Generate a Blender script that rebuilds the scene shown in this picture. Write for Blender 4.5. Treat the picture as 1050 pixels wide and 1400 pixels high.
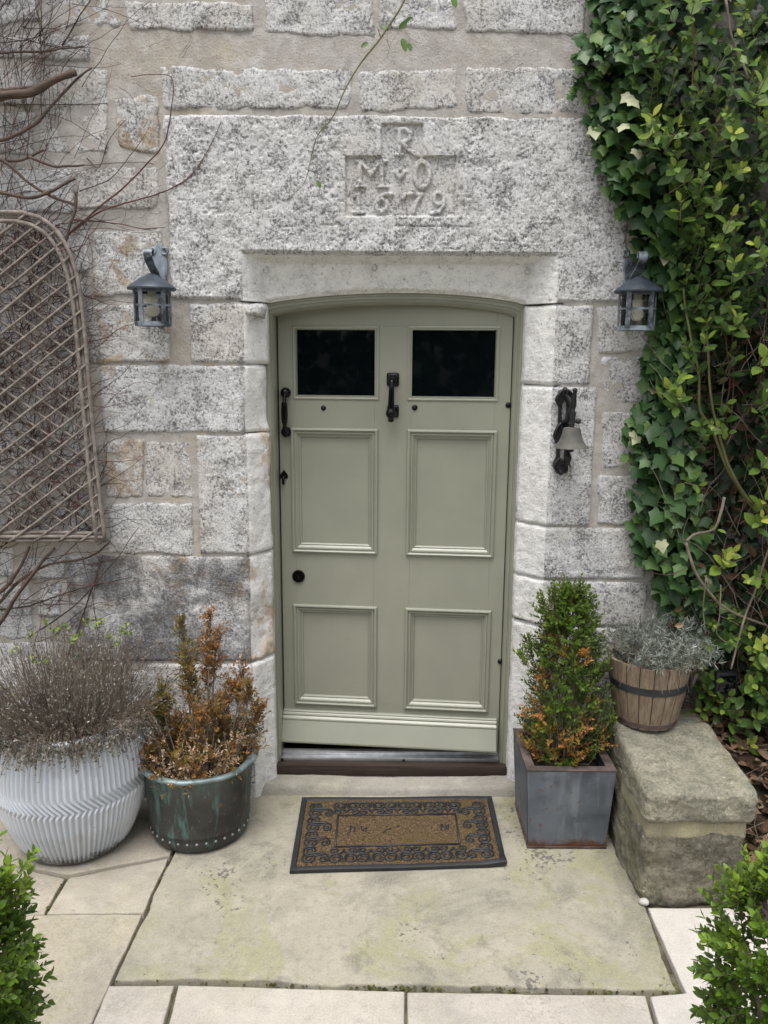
import bpy, bmesh, math, random
import numpy as np
from mathutils import Vector, Matrix

for o in list(bpy.data.objects):
    bpy.data.objects.remove(o)
SC = bpy.context.scene
COL = SC.collection
R = math.radians

# ------------------------------------------------------------------ camera
CAM = np.array([0.0, -2.74, 1.62])      # eye height 1.62 m, 2.74 m in front of the wall face (Y = 0)
PITCH, ROLL, FPX, PW, PH = R(11.0), R(0.4), 1100.0, 1050.0, 1400.0
_F = np.array([0, math.cos(PITCH), -math.sin(PITCH)])
_R0 = np.array([1.0, 0, 0]); _U0 = np.array([0, math.sin(PITCH), math.cos(PITCH)])
_R = math.cos(ROLL) * _R0 + math.sin(ROLL) * _U0
_U = -math.sin(ROLL) * _R0 + math.cos(ROLL) * _U0
cd = bpy.data.cameras.new('camera')
cd.sensor_fit = 'VERTICAL'; cd.sensor_height = 24.0; cd.lens = 24.0 * FPX / PH
cd.clip_start = 0.05; cd.clip_end = 200
cam = bpy.data.objects.new('camera', cd); COL.objects.link(cam)
cam.matrix_world = Matrix(((_R[0], _U[0], -_F[0], CAM[0]), (_R[1], _U[1], -_F[1], CAM[1]), (_R[2], _U[2], -_F[2], CAM[2]), (0, 0, 0, 1)))
SC.camera = cam
SC.render.resolution_x, SC.render.resolution_y = 768, 1024

# ------------------------------------------------------------------ sky, sun, exposure (bright overcast)
SUN_EL, SUN_AZ = R(72), R(197)          # azimuth measured from +Y; the sun stands behind the camera
wd = bpy.data.worlds.new('World'); SC.world = wd; wd.use_nodes = True
nt = wd.node_tree; nt.nodes.clear()
sky = nt.nodes.new('ShaderNodeTexSky'); sky.sky_type = 'NISHITA'; sky.sun_disc = False
sky.sun_elevation = SUN_EL; sky.sun_rotation = SUN_AZ
sky.air_density = 1.0; sky.dust_density = 4.0; sky.ozone_density = 1.0
hs = nt.nodes.new('ShaderNodeHueSaturation'); hs.inputs['Saturation'].default_value = 0.30
bg = nt.nodes.new('ShaderNodeBackground'); bg.inputs['Strength'].default_value = 0.15
wo = nt.nodes.new('ShaderNodeOutputWorld')
nt.links.new(sky.outputs[0], hs.inputs['Color']); nt.links.new(hs.outputs[0], bg.inputs[0]); nt.links.new(bg.outputs[0], wo.inputs[0])
sl = bpy.data.lights.new('sun', 'SUN'); sl.energy = 1.5; sl.angle = R(40); sl.color = (1.0, 0.97, 0.93)
so = bpy.data.objects.new('sun', sl); COL.objects.link(so)
sd = Vector((math.sin(SUN_AZ) * math.cos(SUN_EL), math.cos(SUN_AZ) * math.cos(SUN_EL), math.sin(SUN_EL)))
so.rotation_euler = sd.to_track_quat('Z', 'Y').to_euler(); so.location = sd * 20
SC.view_settings.view_transform = 'Standard'; SC.view_settings.look = 'None'
SC.view_settings.exposure = 0.72; SC.view_settings.gamma = 1.0; SC.view_settings.use_curve_mapping = False

# ------------------------------------------------------------------ geometry helpers
def ray(px, py):
    px = np.asarray(px, float); py = np.asarray(py, float)
    return _F + ((px - PW / 2) / FPX)[..., None] * _R + ((PH / 2 - py) / FPX)[..., None] * _U
def W(px, py, Y=0.0):                    # point of the upright plane at depth Y
    d = ray(px, py); t = (np.asarray(Y, float) - CAM[1]) / d[..., 1]
    return CAM + d * t[..., None]
def G(px, py, z=0.0):                    # point of the level plane at height z
    d = ray(px, py); t = (z - CAM[2]) / d[..., 2]
    return CAM + d * t[..., None]
def proj(P):
    q = np.asarray(P, float) - CAM
    dz = q @ _F
    return PW / 2 + FPX * (q @ _R) / dz, PH / 2 - FPX * (q @ _U) / dz, dz

def _hash(ix, iy, iz, seed):
    h = (ix.astype(np.int64) * 374761393 + iy.astype(np.int64) * 668265263 + iz.astype(np.int64) * 2147483647 + seed * 1274126177) & 0xFFFFFFFF
    h = ((h ^ (h >> 13)) * 1274126177) & 0xFFFFFFFF
    h = ((h ^ (h >> 16)) * 2246822519) & 0xFFFFFFFF
    return ((h ^ (h >> 15)) & 0xFFFFFF) / float(0xFFFFFF)
def vnoise(P, seed=0):                   # value noise, -1..1
    P = np.asarray(P, float); f = np.floor(P); t = P - f; t = t * t * (3 - 2 * t)
    i = f.astype(np.int64); o = np.zeros(len(P))
    for dx in (0, 1):
        for dy in (0, 1):
            for dz in (0, 1):
                w = (t[:, 0] if dx else 1 - t[:, 0]) * (t[:, 1] if dy else 1 - t[:, 1]) * (t[:, 2] if dz else 1 - t[:, 2])
                o += w * _hash(i[:, 0] + dx, i[:, 1] + dy, i[:, 2] + dz, seed)
    return o * 2 - 1
def fbm(P, scale, octv=3, seed=0, gain=0.5):
    P = np.asarray(P, float) * scale; o = 0; a = 1.0; s = 0
    for k in range(octv):
        o = o + a * vnoise(P * (2.03 ** k) + 17.3 * k, seed + k); s += a; a *= gain
    return o / s
def smooth(a, b, x):
    t = np.clip((x - a) / (b - a), 0, 1); return t * t * (3 - 2 * t)

WLOC = {}
def wl(o):
    v = np.zeros(3)
    while o is not None:
        v = v + np.array(WLOC.get(o.name, (0, 0, 0))); o = o.parent
    return v
def mesh_data(name, V, F, mat=None, shade=35, attrs=None):
    me = bpy.data.meshes.new(name)
    V = np.asarray(V, np.float32).reshape(-1, 3)
    if isinstance(F, np.ndarray):
        n, k = F.shape
        me.vertices.add(len(V)); me.vertices.foreach_set('co', V.ravel())
        me.loops.add(n * k); me.loops.foreach_set('vertex_index', F.astype(np.int32).ravel())
        me.polygons.add(n); me.polygons.foreach_set('loop_start', np.arange(0, n * k, k, dtype=np.int32))
        me.update(calc_edges=True); me.validate()
    else:
        me.from_pydata([tuple(map(float, v)) for v in V], [], [tuple(int(i) for i in f) for f in F]); me.update()
    if shade is not None:
        me.polygons.foreach_set('use_smooth', np.ones(len(me.polygons), bool))
        if shade < 180:
            me.set_sharp_from_angle(angle=R(shade))
    if attrs:
        for k, a in attrs.items():
            at = me.attributes.new(k, 'FLOAT', 'POINT'); at.data.foreach_set('value', np.asarray(a, np.float32))
    if mat is not None:
        me.materials.append(mat)
    return me
def obj(name, V, F, mat, parent=None, shade=35, attrs=None, loc=None):
    """one mesh object; V in world space (in the parent's local space for rotated parents)"""
    V = np.asarray(V, float).reshape(-1, 3)
    base = wl(parent) if parent is not None else np.zeros(3)
    l = np.array(loc, float) if loc is not None else base
    o = bpy.data.objects.new(name, mesh_data(name, V - l, F, mat, shade, attrs)); COL.objects.link(o)
    o.color = (0, 0, 0, 1)
    if parent is not None:
        o.parent = parent
    o.location = l - base; WLOC[o.name] = l - base
    return o
def lobj(name, V, F, mat, parent, shade=35):       # V already in the parent's local space
    o = bpy.data.objects.new(name, mesh_data(name, V, F, mat, shade)); COL.objects.link(o); o.parent = parent
    o.color = (0, 0, 0, 1); WLOC[o.name] = (0, 0, 0)
    return o
def thing(name, label, cat, loc=(0, 0, 0), group=None):
    o = bpy.data.objects.new(name, None); COL.objects.link(o); o.location = loc; o.empty_display_size = 0.1
    WLOC[o.name] = tuple(loc); o['label'] = label; o['category'] = cat
    if group: o['group'] = group
    return o
def tag(o, label, cat, group=None):
    o['label'] = label; o['category'] = cat
    if group: o['group'] = group
    return o

class MB:                                            # collects shapes into one mesh
    def __init__(s): s.V = []; s.F = []; s.n = 0
    def add(s, V, F):
        V = np.asarray(V, float).reshape(-1, 3); s.V.append(V)
        for f in F: s.F.append(tuple(int(i) + s.n for i in f))
        s.n += len(V); return s
    def box(s, x0, x1, y0, y1, z0, z1, b=0.0):
        if b <= 0:
            V = [(x, y, z) for z in (z0, z1) for y in (y0, y1) for x in (x0, x1)]
            return s.add(V, [(0, 2, 3, 1), (4, 5, 7, 6), (0, 1, 5, 4), (2, 6, 7, 3), (0, 4, 6, 2), (1, 3, 7, 5)])
        bm = bmesh.new(); bmesh.ops.create_cube(bm, size=1)
        for v in bm.verts: v.co = ((x0 + x1) / 2 + v.co.x * (x1 - x0), (y0 + y1) / 2 + v.co.y * (y1 - y0), (z0 + z1) / 2 + v.co.z * (z1 - z0))
        bmesh.ops.bevel(bm, geom=list(bm.edges), offset=b, segments=2, profile=0.5, affect='EDGES')
        bm.verts.index_update()
        s.add([v.co[:] for v in bm.verts], [[v.index for v in f.verts] for f in bm.faces]); bm.free(); return s
    def tube(s, P, r, n=6, cap=True):
        V, F = tube(P, r, n, cap); return s.add(V, F)
    def lathe(s, prof, n=24, c=(0, 0, 0), axis='z', a0=0, a1=2 * math.pi):
        V, F = lathe(prof, n, a0, a1)
        V = np.asarray(V)
        if axis == 'y': V = np.stack([V[:, 0], -V[:, 2], V[:, 1]], 1)     # axis pointing to -Y
        if axis == 'x': V = np.stack([V[:, 2], V[:, 0], V[:, 1]], 1)
        return s.add(V + np.array(c), F)
    def build(s, name, mat, parent=None, shade=35, loc=None):
        return obj(name, np.concatenate(s.V), s.F, mat, parent, shade, None, loc)
    def local(s, name, mat, parent, shade=35):
        return lobj(name, np.concatenate(s.V), s.F, mat, parent, shade)

def catmull(P, k=6):
    P = np.asarray(P, float)
    if len(P) < 3: return np.array([P[0] + (P[-1] - P[0]) * t for t in np.linspace(0, 1, k + 1)])
    Q = np.vstack([2 * P[0] - P[1], P, 2 * P[-1] - P[-2]]); out = []
    for i in range(1, len(Q) - 2):
        for t in np.linspace(0, 1, k, endpoint=False):
            a, b, c, d = Q[i - 1:i + 3]
            out.append(0.5 * ((2 * b) + (-a + c) * t + (2 * a - 5 * b + 4 * c - d) * t * t + (-a + 3 * b - 3 * c + d) * t ** 3))
    out.append(P[-1]); return np.array(out)
def tube(P, r, n=6, cap=True):
    P = np.asarray(P, float); m = len(P); r = np.broadcast_to(np.asarray(r, float), (m,))
    T = np.gradient(P, axis=0); T /= np.linalg.norm(T, axis=1)[:, None] + 1e-9
    up = np.array([0, 0, 1.0]) if abs(T[0][2]) < .9 else np.array([1.0, 0, 0])
    A = np.cross(T[0], up); A /= np.linalg.norm(A); V = []
    for i in range(m):
        A = A - T[i] * (A @ T[i]); A /= np.linalg.norm(A) + 1e-9; B = np.cross(T[i], A)
        for k in range(n):
            a = 2 * math.pi * k / n; V.append(P[i] + r[i] * (math.cos(a) * A + math.sin(a) * B))
    F = [(i * n + k, i * n + (k + 1) % n, (i + 1) * n + (k + 1) % n, (i + 1) * n + k) for i in range(m - 1) for k in range(n)]
    if cap and n > 2:
        F.append(tuple(range(n))[::-1]); F.append(tuple((m - 1) * n + k for k in range(n)))
    return np.array(V), F
def lathe(prof, n=24, a0=0, a1=2 * math.pi):
    full = abs(a1 - a0 - 2 * math.pi) < 1e-6; c = n if full else n + 1
    V = []; F = []
    for (r, z) in prof:
        for k in range(c):
            a = a0 + (a1 - a0) * k / n; V.append((r * math.cos(a), r * math.sin(a), z))
    for i in range(len(prof) - 1):
        for k in range(n):
            k2 = (k + 1) % c
            F.append((i * c + k, i * c + k2, (i + 1) * c + k2, (i + 1) * c + k))
    return V, F
def gridF(nu, nv, flip=False):                        # vertex index = j * nu + i
    i, j = np.meshgrid(np.arange(nu - 1), np.arange(nv - 1))
    a = (j * nu + i).ravel()
    F = np.stack([a, a + 1, a + nu + 1, a + nu], 1)
    return F[:, ::-1].copy() if flip else F

# ------------------------------------------------------------------ materials
def srgb(r, g, b):
    f = lambda c: (c / 255 / 12.92) if c / 255 <= .04045 else ((c / 255 + .055) / 1.055) ** 2.4
    return (f(r), f(g), f(b), 1)
class NB:
    def __init__(s, name):
        s.m = bpy.data.materials.new(name); s.m.use_nodes = True; s.t = s.m.node_tree; s.t.nodes.clear()
        s.out = s.n('ShaderNodeOutputMaterial'); s.p = s.n('ShaderNodeBsdfPrincipled'); s.l(s.p.outputs[0], s.out.inputs[0])
        s.geo = s.n('ShaderNodeNewGeometry')
    def n(s, t, **k):
        x = s.t.nodes.new(t)
        for a, b in k.items(): setattr(x, a, b)
        return x
    def l(s, a, b): s.t.links.new(a, b)
    def set(s, inp, v):
        if hasattr(v, 'links'): s.l(v, inp)
        elif isinstance(v, (tuple, list)): inp.default_value = (tuple(v) + (1,))[:len(inp.default_value)]
        else: inp.default_value = v
    def noise(s, scale, detail=4, rough=.55, vec=None, stretch=None, dist=0):
        x = s.n('ShaderNodeTexNoise'); x.inputs['Scale'].default_value = scale; x.inputs['Detail'].default_value = detail
        x.inputs['Roughness'].default_value = rough; x.inputs['Distortion'].default_value = dist
        v = vec if vec is not None else s.geo.outputs['Position']
        if stretch:
            mp = s.n('ShaderNodeMapping'); mp.inputs['Scale'].default_value = stretch; s.l(v, mp.inputs[0]); v = mp.outputs[0]
        s.l(v, x.inputs['Vector']); return x.outputs[0]
    def voro(s, scale, feature='F1', rnd=1.0, vec=None):
        x = s.n('ShaderNodeTexVoronoi', feature=feature); x.inputs['Scale'].default_value = scale; x.inputs['Randomness'].default_value = rnd
        s.l(vec if vec is not None else s.geo.outputs['Position'], x.inputs['Vector']); return x.outputs[0]
    def rng(s, v, a, b, c=0.0, d=1.0):
        x = s.n('ShaderNodeMapRange'); x.interpolation_type = 'SMOOTHSTEP'
        s.set(x.inputs[0], v); s.set(x.inputs[1], a); s.set(x.inputs[2], b); x.inputs[3].default_value = c; x.inputs[4].default_value = d
        return x.outputs[0]
    def math(s, op, a, b=0.0, clamp=False):
        x = s.n('ShaderNodeMath', operation=op); x.use_clamp = clamp; s.set(x.inputs[0], a); s.set(x.inputs[1], b); return x.outputs[0]
    def mix(s, f, a, b, mode='MIX'):
        x = s.n('ShaderNodeMix', data_type='RGBA', blend_type=mode); s.set(x.inputs[0], f); s.set(x.inputs[6], a); s.set(x.inputs[7], b); return x.outputs[2]
    def ramp(s, f, stops):
        x = s.n('ShaderNodeValToRGB'); s.l(f, x.inputs[0]); e = x.color_ramp.elements
        while len(e) < len(stops): e.new(0.5)
        for q, (p, c) in zip(e, stops): q.position = p; q.color = (tuple(c) + (1,))[:4]
        return x.outputs[0]
    def oattr(s, name):
        x = s.n('ShaderNodeAttribute'); x.attribute_type = 'OBJECT'; x.attribute_name = name; return x.outputs['Fac']
    def gattr(s, name):
        x = s.n('ShaderNodeAttribute'); x.attribute_type = 'GEOMETRY'; x.attribute_name = name; return x.outputs['Fac']
    def bump(s, h, strength=.5, dist=.003, prev=None):
        x = s.n('ShaderNodeBump'); x.inputs['Strength'].default_value = strength; x.inputs['Distance'].default_value = dist; s.l(h, x.inputs['Height'])
        if prev is not None: s.l(prev, x.inputs['Normal'])
        return x.outputs[0]
    def done(s, color, rough=.8, normal=None, metal=0.0, spec=.5, **k):
        s.set(s.p.inputs['Base Color'], color); s.set(s.p.inputs['Roughness'], rough); s.set(s.p.inputs['Metallic'], metal)
        s.p.inputs['Specular IOR Level'].default_value = spec
        if normal is not None: s.l(normal, s.p.inputs['Normal'])
        for a, b in k.items(): s.set(s.p.inputs[a], b)
        return s.m

def mat_stone():
    b = NB('limestone')
    dark, ochre = b.oattr('dark'), b.oattr('ochre')
    rn = b.n('ShaderNodeObjectInfo').outputs['Random']
    big = b.noise(5, 3); mid = b.noise(28, 5, .65); fine = b.noise(150, 5, .75); spk = b.noise(112, 7, .82); m12 = b.noise(12, 5, .65)
    c = b.mix(b.rng(mid, .36, .66), (.70, .69, .68), (.46, .455, .455))
    c = b.mix(b.rng(fine, .42, .58), c, (.82, .82, .825))
    c = b.mix(b.math('MULTIPLY', b.rng(m12, .50, .74), .42), c, (.35, .345, .34))
    c = b.mix(b.math('MULTIPLY', b.math('MULTIPLY', rn, .5), b.rng(big, .35, .65)), c, (.62, .55, .45))
    # dark lichen flecks plus pit shade put into the colour, denser where the broad noise is high
    th = b.math('SUBTRACT', .578, b.math('MULTIPLY', b.rng(m12, .35, .68), .09))
    fl = b.rng(b.math('SUBTRACT', spk, th), -.05, .07)
    c = b.mix(b.math('MULTIPLY', fl, .92), c, b.mix(b.rng(mid, .4, .6), (.075, .075, .085), (.18, .175, .18)))
    # ochre and rust stain
    t0 = b.math('SUBTRACT', .74, b.math('MULTIPLY', ochre, .30))
    oc = b.rng(b.noise(9, 5, .65, dist=.6), t0, b.math('ADD', t0, .13))
    c = b.mix(b.math('MULTIPLY', oc, .70), c, b.mix(b.rng(mid, .4, .6), (.50, .385, .235), (.30, .20, .11)))
    # black algae crust
    t1 = b.math('SUBTRACT', .80, b.math('MULTIPLY', dark, .45))
    al = b.rng(b.noise(4.5, 6, .7), t1, b.math('ADD', t1, .20))
    c = b.mix(b.math('MULTIPLY', al, .82), c, b.mix(b.rng(fine, .42, .66), (.075, .075, .08), (.27, .27, .275)))
    wh = b.rng(b.voro(55), .11, .05); c = b.mix(b.math('MULTIPLY', wh, .4), c, (.74, .74, .73))
    h = b.math('ADD', b.math('MULTIPLY', spk, -1.0), b.math('MULTIPLY', mid, -.7))
    n1 = b.bump(h, .95, .008); n2 = b.bump(b.noise(260, 5, .75), .6, .003, n1)
    return b.done(c, .92, n2, spec=.2)
def mat_plain_stone():                                 # the cleaner dressed margin of the doorway
    b = NB('dressed_limestone')
    ochre, dark = b.oattr('ochre'), b.oattr('dark')
    mid = b.noise(24, 6, .65); spk = b.noise(72, 6, .75); big = b.noise(4, 3); fine = b.noise(150, 5, .7)
    c = b.mix(b.rng(mid, .35, .68), (.78, .765, .74), (.58, .565, .545))
    c = b.mix(b.rng(fine, .45, .62), c, (.78, .775, .76))
    c = b.mix(b.math('MULTIPLY', b.rng(spk, .575, .66), .7), c, (.20, .195, .19))
    t0 = b.math('SUBTRACT', .74, b.math('MULTIPLY', ochre, .30))
    oc = b.rng(b.noise(7, 5, .65, dist=.5), t0, b.math('ADD', t0, .12))
    c = b.mix(b.math('MULTIPLY', oc, .7), c, b.mix(b.rng(mid, .4, .6), (.54, .41, .25), (.34, .23, .13)))
    t1 = b.math('SUBTRACT', .86, b.math('MULTIPLY', dark, .36))
    c = b.mix(b.math('MULTIPLY', b.rng(b.noise(5, 6, .7), t1, b.math('ADD', t1, .2)), .7), c, (.14, .14, .14))
    n1 = b.bump(b.math('ADD', b.math('MULTIPLY', mid, -1.2), b.math('MULTIPLY', spk, -.8)), .85, .008); n2 = b.bump(b.noise(230, 4, .7), .5, .0026, n1)
    return b.done(c, .92, n2, spec=.2)
def mat_mortar():
    b = NB('lime_mortar')
    big = b.noise(2.6, 4); mid = b.noise(18, 6, .65); fine = b.noise(150, 5, .75)
    c = b.mix(b.rng(big, .46, .72), (.43, .40, .37), (.44, .375, .275))
    c = b.mix(b.rng(mid, .42, .68), c, (.53, .505, .475))
    c = b.mix(b.math('MULTIPLY', b.rng(b.noise(6, 5, .7), .5, .72), .5), c, (.24, .225, .205))
    c = b.mix(b.math('MULTIPLY', b.rng(fine, .56, .68), .65), c, (.15, .14, .13))
    n1 = b.bump(b.math('ADD', fine, b.math('MULTIPLY', mid, 1.8)), .8, .006)
    return b.done(c, .95, n1, spec=.15)
def mat_slab(name, a, bb, spot=.5, green=.2, dirt=.3, sub=(.20, .19, .165), patches=(), bumpd=.004):
    b = NB(name)
    big = b.noise(2.2, 5, .6); mid = b.noise(11, 6, .65); fine = b.noise(190, 5, .7)
    rn = b.n('ShaderNodeObjectInfo').outputs['Random']
    c = b.mix(b.rng(big, .32, .68), a, bb)
    c = b.mix(b.math('MULTIPLY', b.rng(mid, .42, .70), .6), c, tuple(min(.8, x * 1.22) for x in a[:3]))
    c = b.mix(b.math('MULTIPLY', b.rng(b.noise(3.1, 6, .7, dist=.8), .47, .61), green), c, (.25, .25, .11))
    c = b.mix(b.math('MULTIPLY', b.rng(b.noise(1.9, 6, .72, dist=.5), .47, .62), dirt * .85), c, sub)
    c = b.mix(b.math('MULTIPLY', b.rng(b.noise(7, 6, .75, dist=.4), .53, .66), dirt * .8), c, tuple(x * .8 for x in sub))
    th = b.math('SUBTRACT', .76, b.math('MULTIPLY', b.rng(b.noise(2.7, 3, .6), .42, .70), .22))
    for (x, y, r) in patches:                            # colonies of black lichen
        d = b.n('ShaderNodeVectorMath', operation='DISTANCE'); b.l(b.geo.outputs['Position'], d.inputs[0]); d.inputs[1].default_value = (x, y, 0)
        th = b.math('SUBTRACT', th, b.math('MULTIPLY', b.rng(b.math('ADD', d.outputs['Value'], b.math('MULTIPLY', b.noise(9, 3), .14)), r + .10, .03), .17))
    sp = b.rng(b.math('SUBTRACT', b.noise(62, 5, .65), th), -.02, .03)
    c = b.mix(b.math('MULTIPLY', sp, spot), c, (.075, .07, .062))
    c = b.mix(b.math('MULTIPLY', b.rng(b.noise(38, 6, .75), .50, .66), .5 * dirt + .12), c, tuple(x * .55 for x in a[:3]))
    c = b.mix(b.math('MULTIPLY', b.rng(fine, .5, .66), .35), c, tuple(min(.8, x * 1.35) for x in a[:3]))
    c = b.mix(b.math('MULTIPLY', b.rng(fine, .48, .36), .30), c, tuple(x * .5 for x in a[:3]))
    c = b.mix(b.math('MULTIPLY', rn, .12), c, (.30, .29, .27))
    return b.done(c, .85, b.bump(b.math('ADD', b.math('MULTIPLY', mid, 2.2), fine), .55, bumpd), spec=.3)
def mat_paint():
    b = NB('sage_green_paint')
    v = b.noise(6, 4); br = b.noise(60, 3, .5, stretch=(6, 6, .5))
    c = b.mix(b.rng(v, .3, .7), (.245, .249, .198), (.270, .273, .217))
    c = b.mix(b.math('MULTIPLY', b.rng(b.noise(34, 5, .7), .62, .72), .25), c, (.20, .19, .14))
    return b.done(c, .36, b.bump(b.noise(9, 2), .08, .0012), spec=.5, **{'Coat Weight': .35, 'Coat Roughness': .25})
def mat_simple(name, col, rough=.5, metal=0, bumps=(120, .2, .001), var=.12, spec=.5):
    b = NB(name)
    c = b.mix(b.rng(b.noise(bumps[0] * .2, 4), .3, .7), tuple(x * (1 - var) for x in col[:3]), tuple(min(1, x * (1 + var)) for x in col[:3]))
    return b.done(c, rough, b.bump(b.noise(bumps[0], 4), bumps[1], bumps[2]), metal, spec)
def mat_glass():
    b = NB('dark_window_glass')
    w = b.noise(3, 2)
    return b.done((.002, .0035, .0045), .03, b.bump(w, .04, .004), spec=.32)
def mat_leaf(name, stops, rough=.38, spec=.5, trans=.25, spots=0.0):
    spec *= .6; rough = min(.9, rough + .06)
    b = NB(name)
    oi = b.n('ShaderNodeObjectInfo')
    sep = b.n('ShaderNodeSeparateColor'); b.l(oi.outputs['Color'], sep.inputs[0])
    t = b.math('ADD', b.gattr('tint'), sep.outputs[0], clamp=True)
    c = b.ramp(t, stops)
    nz = b.noise(40, 4, .6)
    c = b.mix(b.math('MULTIPLY', b.rng(nz, .35, .7), .4), c, b.mix(.5, c, (.02, .025, .012)))
    c = b.mix(b.math('MULTIPLY', b.geo.outputs['Backfacing'], .35), c, (.16, .20, .12))
    nm = b.bump(b.noise(180, 3), .25, .001)
    b.done(c, rough, nm, spec=spec)
    tr = b.n('ShaderNodeBsdfTranslucent'); b.l(c, tr.inputs[0])
    mx = b.n('ShaderNodeMixShader'); mx.inputs[0].default_value = trans
    b.l(b.p.outputs[0], mx.inputs[1]); b.l(tr.outputs[0], mx.inputs[2]); b.l(mx.outputs[0], b.out.inputs[0])
    return b.m
def mat_wood(name, a, c2, stretch=(30, 30, 2.2), rough=.75):
    b = NB(name)
    g = b.noise(3, 6, .65, stretch=stretch, dist=.3); f = b.noise(14, 4, .6, stretch=stretch)
    rn = b.n('ShaderNodeObjectInfo').outputs['Random']
    c = b.mix(b.rng(g, .35, .68), a, c2)
    c = b.mix(b.math('MULTIPLY', rn, .30), c, tuple(x * .6 for x in a[:3]))
    c = b.mix(b.math('MULTIPLY', b.rng(f, .58, .7), .6), c, tuple(x * .35 for x in c2[:3]))
    return b.done(c, rough, b.bump(b.math('ADD', g, f), .5, .002), spec=.3)

M = dict(
    stone=mat_stone(), plain=mat_plain_stone(), mortar=mat_mortar(), paint=mat_paint(), glass=mat_glass(),
    black=mat_simple('black_enamel_iron', (.0025, .0025, .0032), .15, 0, (90, .10, .001), .1, .25),
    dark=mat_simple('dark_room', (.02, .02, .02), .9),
    alu=mat_simple('brushed_aluminium', (.55, .56, .58), .38, .85, (160, .1, .0006)),
    sill=mat_wood('weathered_dark_oak', (.050, .034, .027), (.020, .013, .010), (2.0, 30, 30)),
)
# ================================================================== the house front
XS = 0.0
house = thing('stone_house', 'old pale limestone house front with carved lintel over a sage green door', 'house', (0, 0, 0))
def stone_piece(o, dark=0.15, ochre=0.15):
    o['dark'] = float(dark); o['ochre'] = float(ochre); return o

def sdf_round(u, v, w, h, rc):
    qx = np.abs(u - w / 2) - (w / 2 - rc); qy = np.abs(v - h / 2) - (h / 2 - rc)
    return -(np.hypot(np.maximum(qx, 0), np.maximum(qy, 0)) + np.minimum(np.maximum(qx, qy), 0) - rc)   # >0 inside

wall_box = None
def rough_stone(quad, proud, seed, parent, dark=.15, ochre=.15, res=.0085, rough=1.0, name='stone'):
    """quad: four (x, z) corners tl, tr, br, bl on the wall plane"""
    q = np.array(quad, float); rq = np.random.default_rng(seed); q = q + rq.uniform(-.008, .008, (4, 2))
    w = (np.linalg.norm(q[1] - q[0]) + np.linalg.norm(q[2] - q[3])) / 2; h = (np.linalg.norm(q[3] - q[0]) + np.linalg.norm(q[2] - q[1])) / 2
    nu, nv = max(5, int(w / res)), max(5, int(h / res))
    # denser rows near the edges
    u = np.linspace(0, 1, nu); v = np.linspace(0, 1, nv)
    U, Vv = np.meshgrid(u, v); U = U.ravel(); Vv = Vv.ravel()
    P = ((1 - U) * (1 - Vv))[:, None] * q[0] + (U * (1 - Vv))[:, None] * q[1] + (U * Vv)[:, None] * q[2] + ((1 - U) * Vv)[:, None] * q[3]
    P3 = np.stack([P[:, 0], np.full(len(P), seed * 1.37), P[:, 1]], 1)
    e = sdf_round(U * w, Vv * h, w, h, .018)
    wob = .011 * np.stack([fbm(P3, 16, 3, 5), fbm(P3 + 9, 16, 3, 6)], 1)
    P = P + wob + .005 * np.stack([fbm(P3, 60, 2, 15), fbm(P3 + 9, 60, 2, 16)], 1) * (e < .02)[:, None]
    f = 1 - np.clip(e / .013, 0, 1); prof = 1 - f ** 2.2
    y = -proud * prof + np.where(e <= .0005, .03, 0) + .006 * f ** 3
    y = y - rough * (.0030 * fbm(P3, 9, 3, seed) + .0042 * fbm(P3, 45, 3, seed + 3)) * np.clip(e / .012, .15, 1)
    pit = fbm(P3, 70, 2, seed + 8); y = y + rough * .004 * smooth(.35, .7, pit) * np.clip(e / .012, 0, 1)
    V = np.stack([P[:, 0], y, P[:, 1]], 1)
    o = obj(name, V, gridF(nu, nv, False), M['stone'], parent, 180)
    return stone_piece(o, dark, ochre)
def pq(x0, y0, x1, y1, dx0=0, dx1=0):                 # photo rectangle -> wall quad; dx = slant of the lower corners
    c = W([x0, x1, x1 + dx1, x0 + dx0], [y0, y0, y1, y1], 0.0); return c[:, [0, 2]]

# --- doorway geometry shared by lintel, jambs and frame
XLo, XLi = W(336, 600, 0)[0], W(368, 600, .085)[0]      # outer and inner edge of the left splay
XRo, XRi = W(753, 600, 0)[0], W(711.5, 600, .085)[0]
ZLB = (W(300, 412, 0)[2] + W(780, 414, 0)[2]) / 2         # underside of the lintel
ZHT = W(545, 344, 0)[2]                                   # top of the splayed hood
_arch = W([368, 400, 450, 540, 630, 680, 711], [419, 410, 403.5, 400, 403.5, 408, 417], .085)
def arch_z(x):
    return np.interp(x, np.concatenate([[XLi - .001], _arch[1:-1, 0], [XRi + .001]]), np.concatenate([[ZLB], _arch[1:-1, 2], [ZLB]]))
xs_ = np.linspace(XLi, XRi, 60); _az = arch_z(xs_); _pf = np.polyfit(xs_ - (XLi + XRi) / 2, _az, 4)
def arch_s(x):                                            # smooth four-centred head
    t = np.clip((x - XLi) / (XRi - XLi), 0, 1); a = np.polyval(_pf, x - (XLi + XRi) / 2)
    edge = np.minimum(t, 1 - t)
    return np.where(edge <= 0, ZLB, ZLB + (a - ZLB) * smooth(0, .035, edge))

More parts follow.
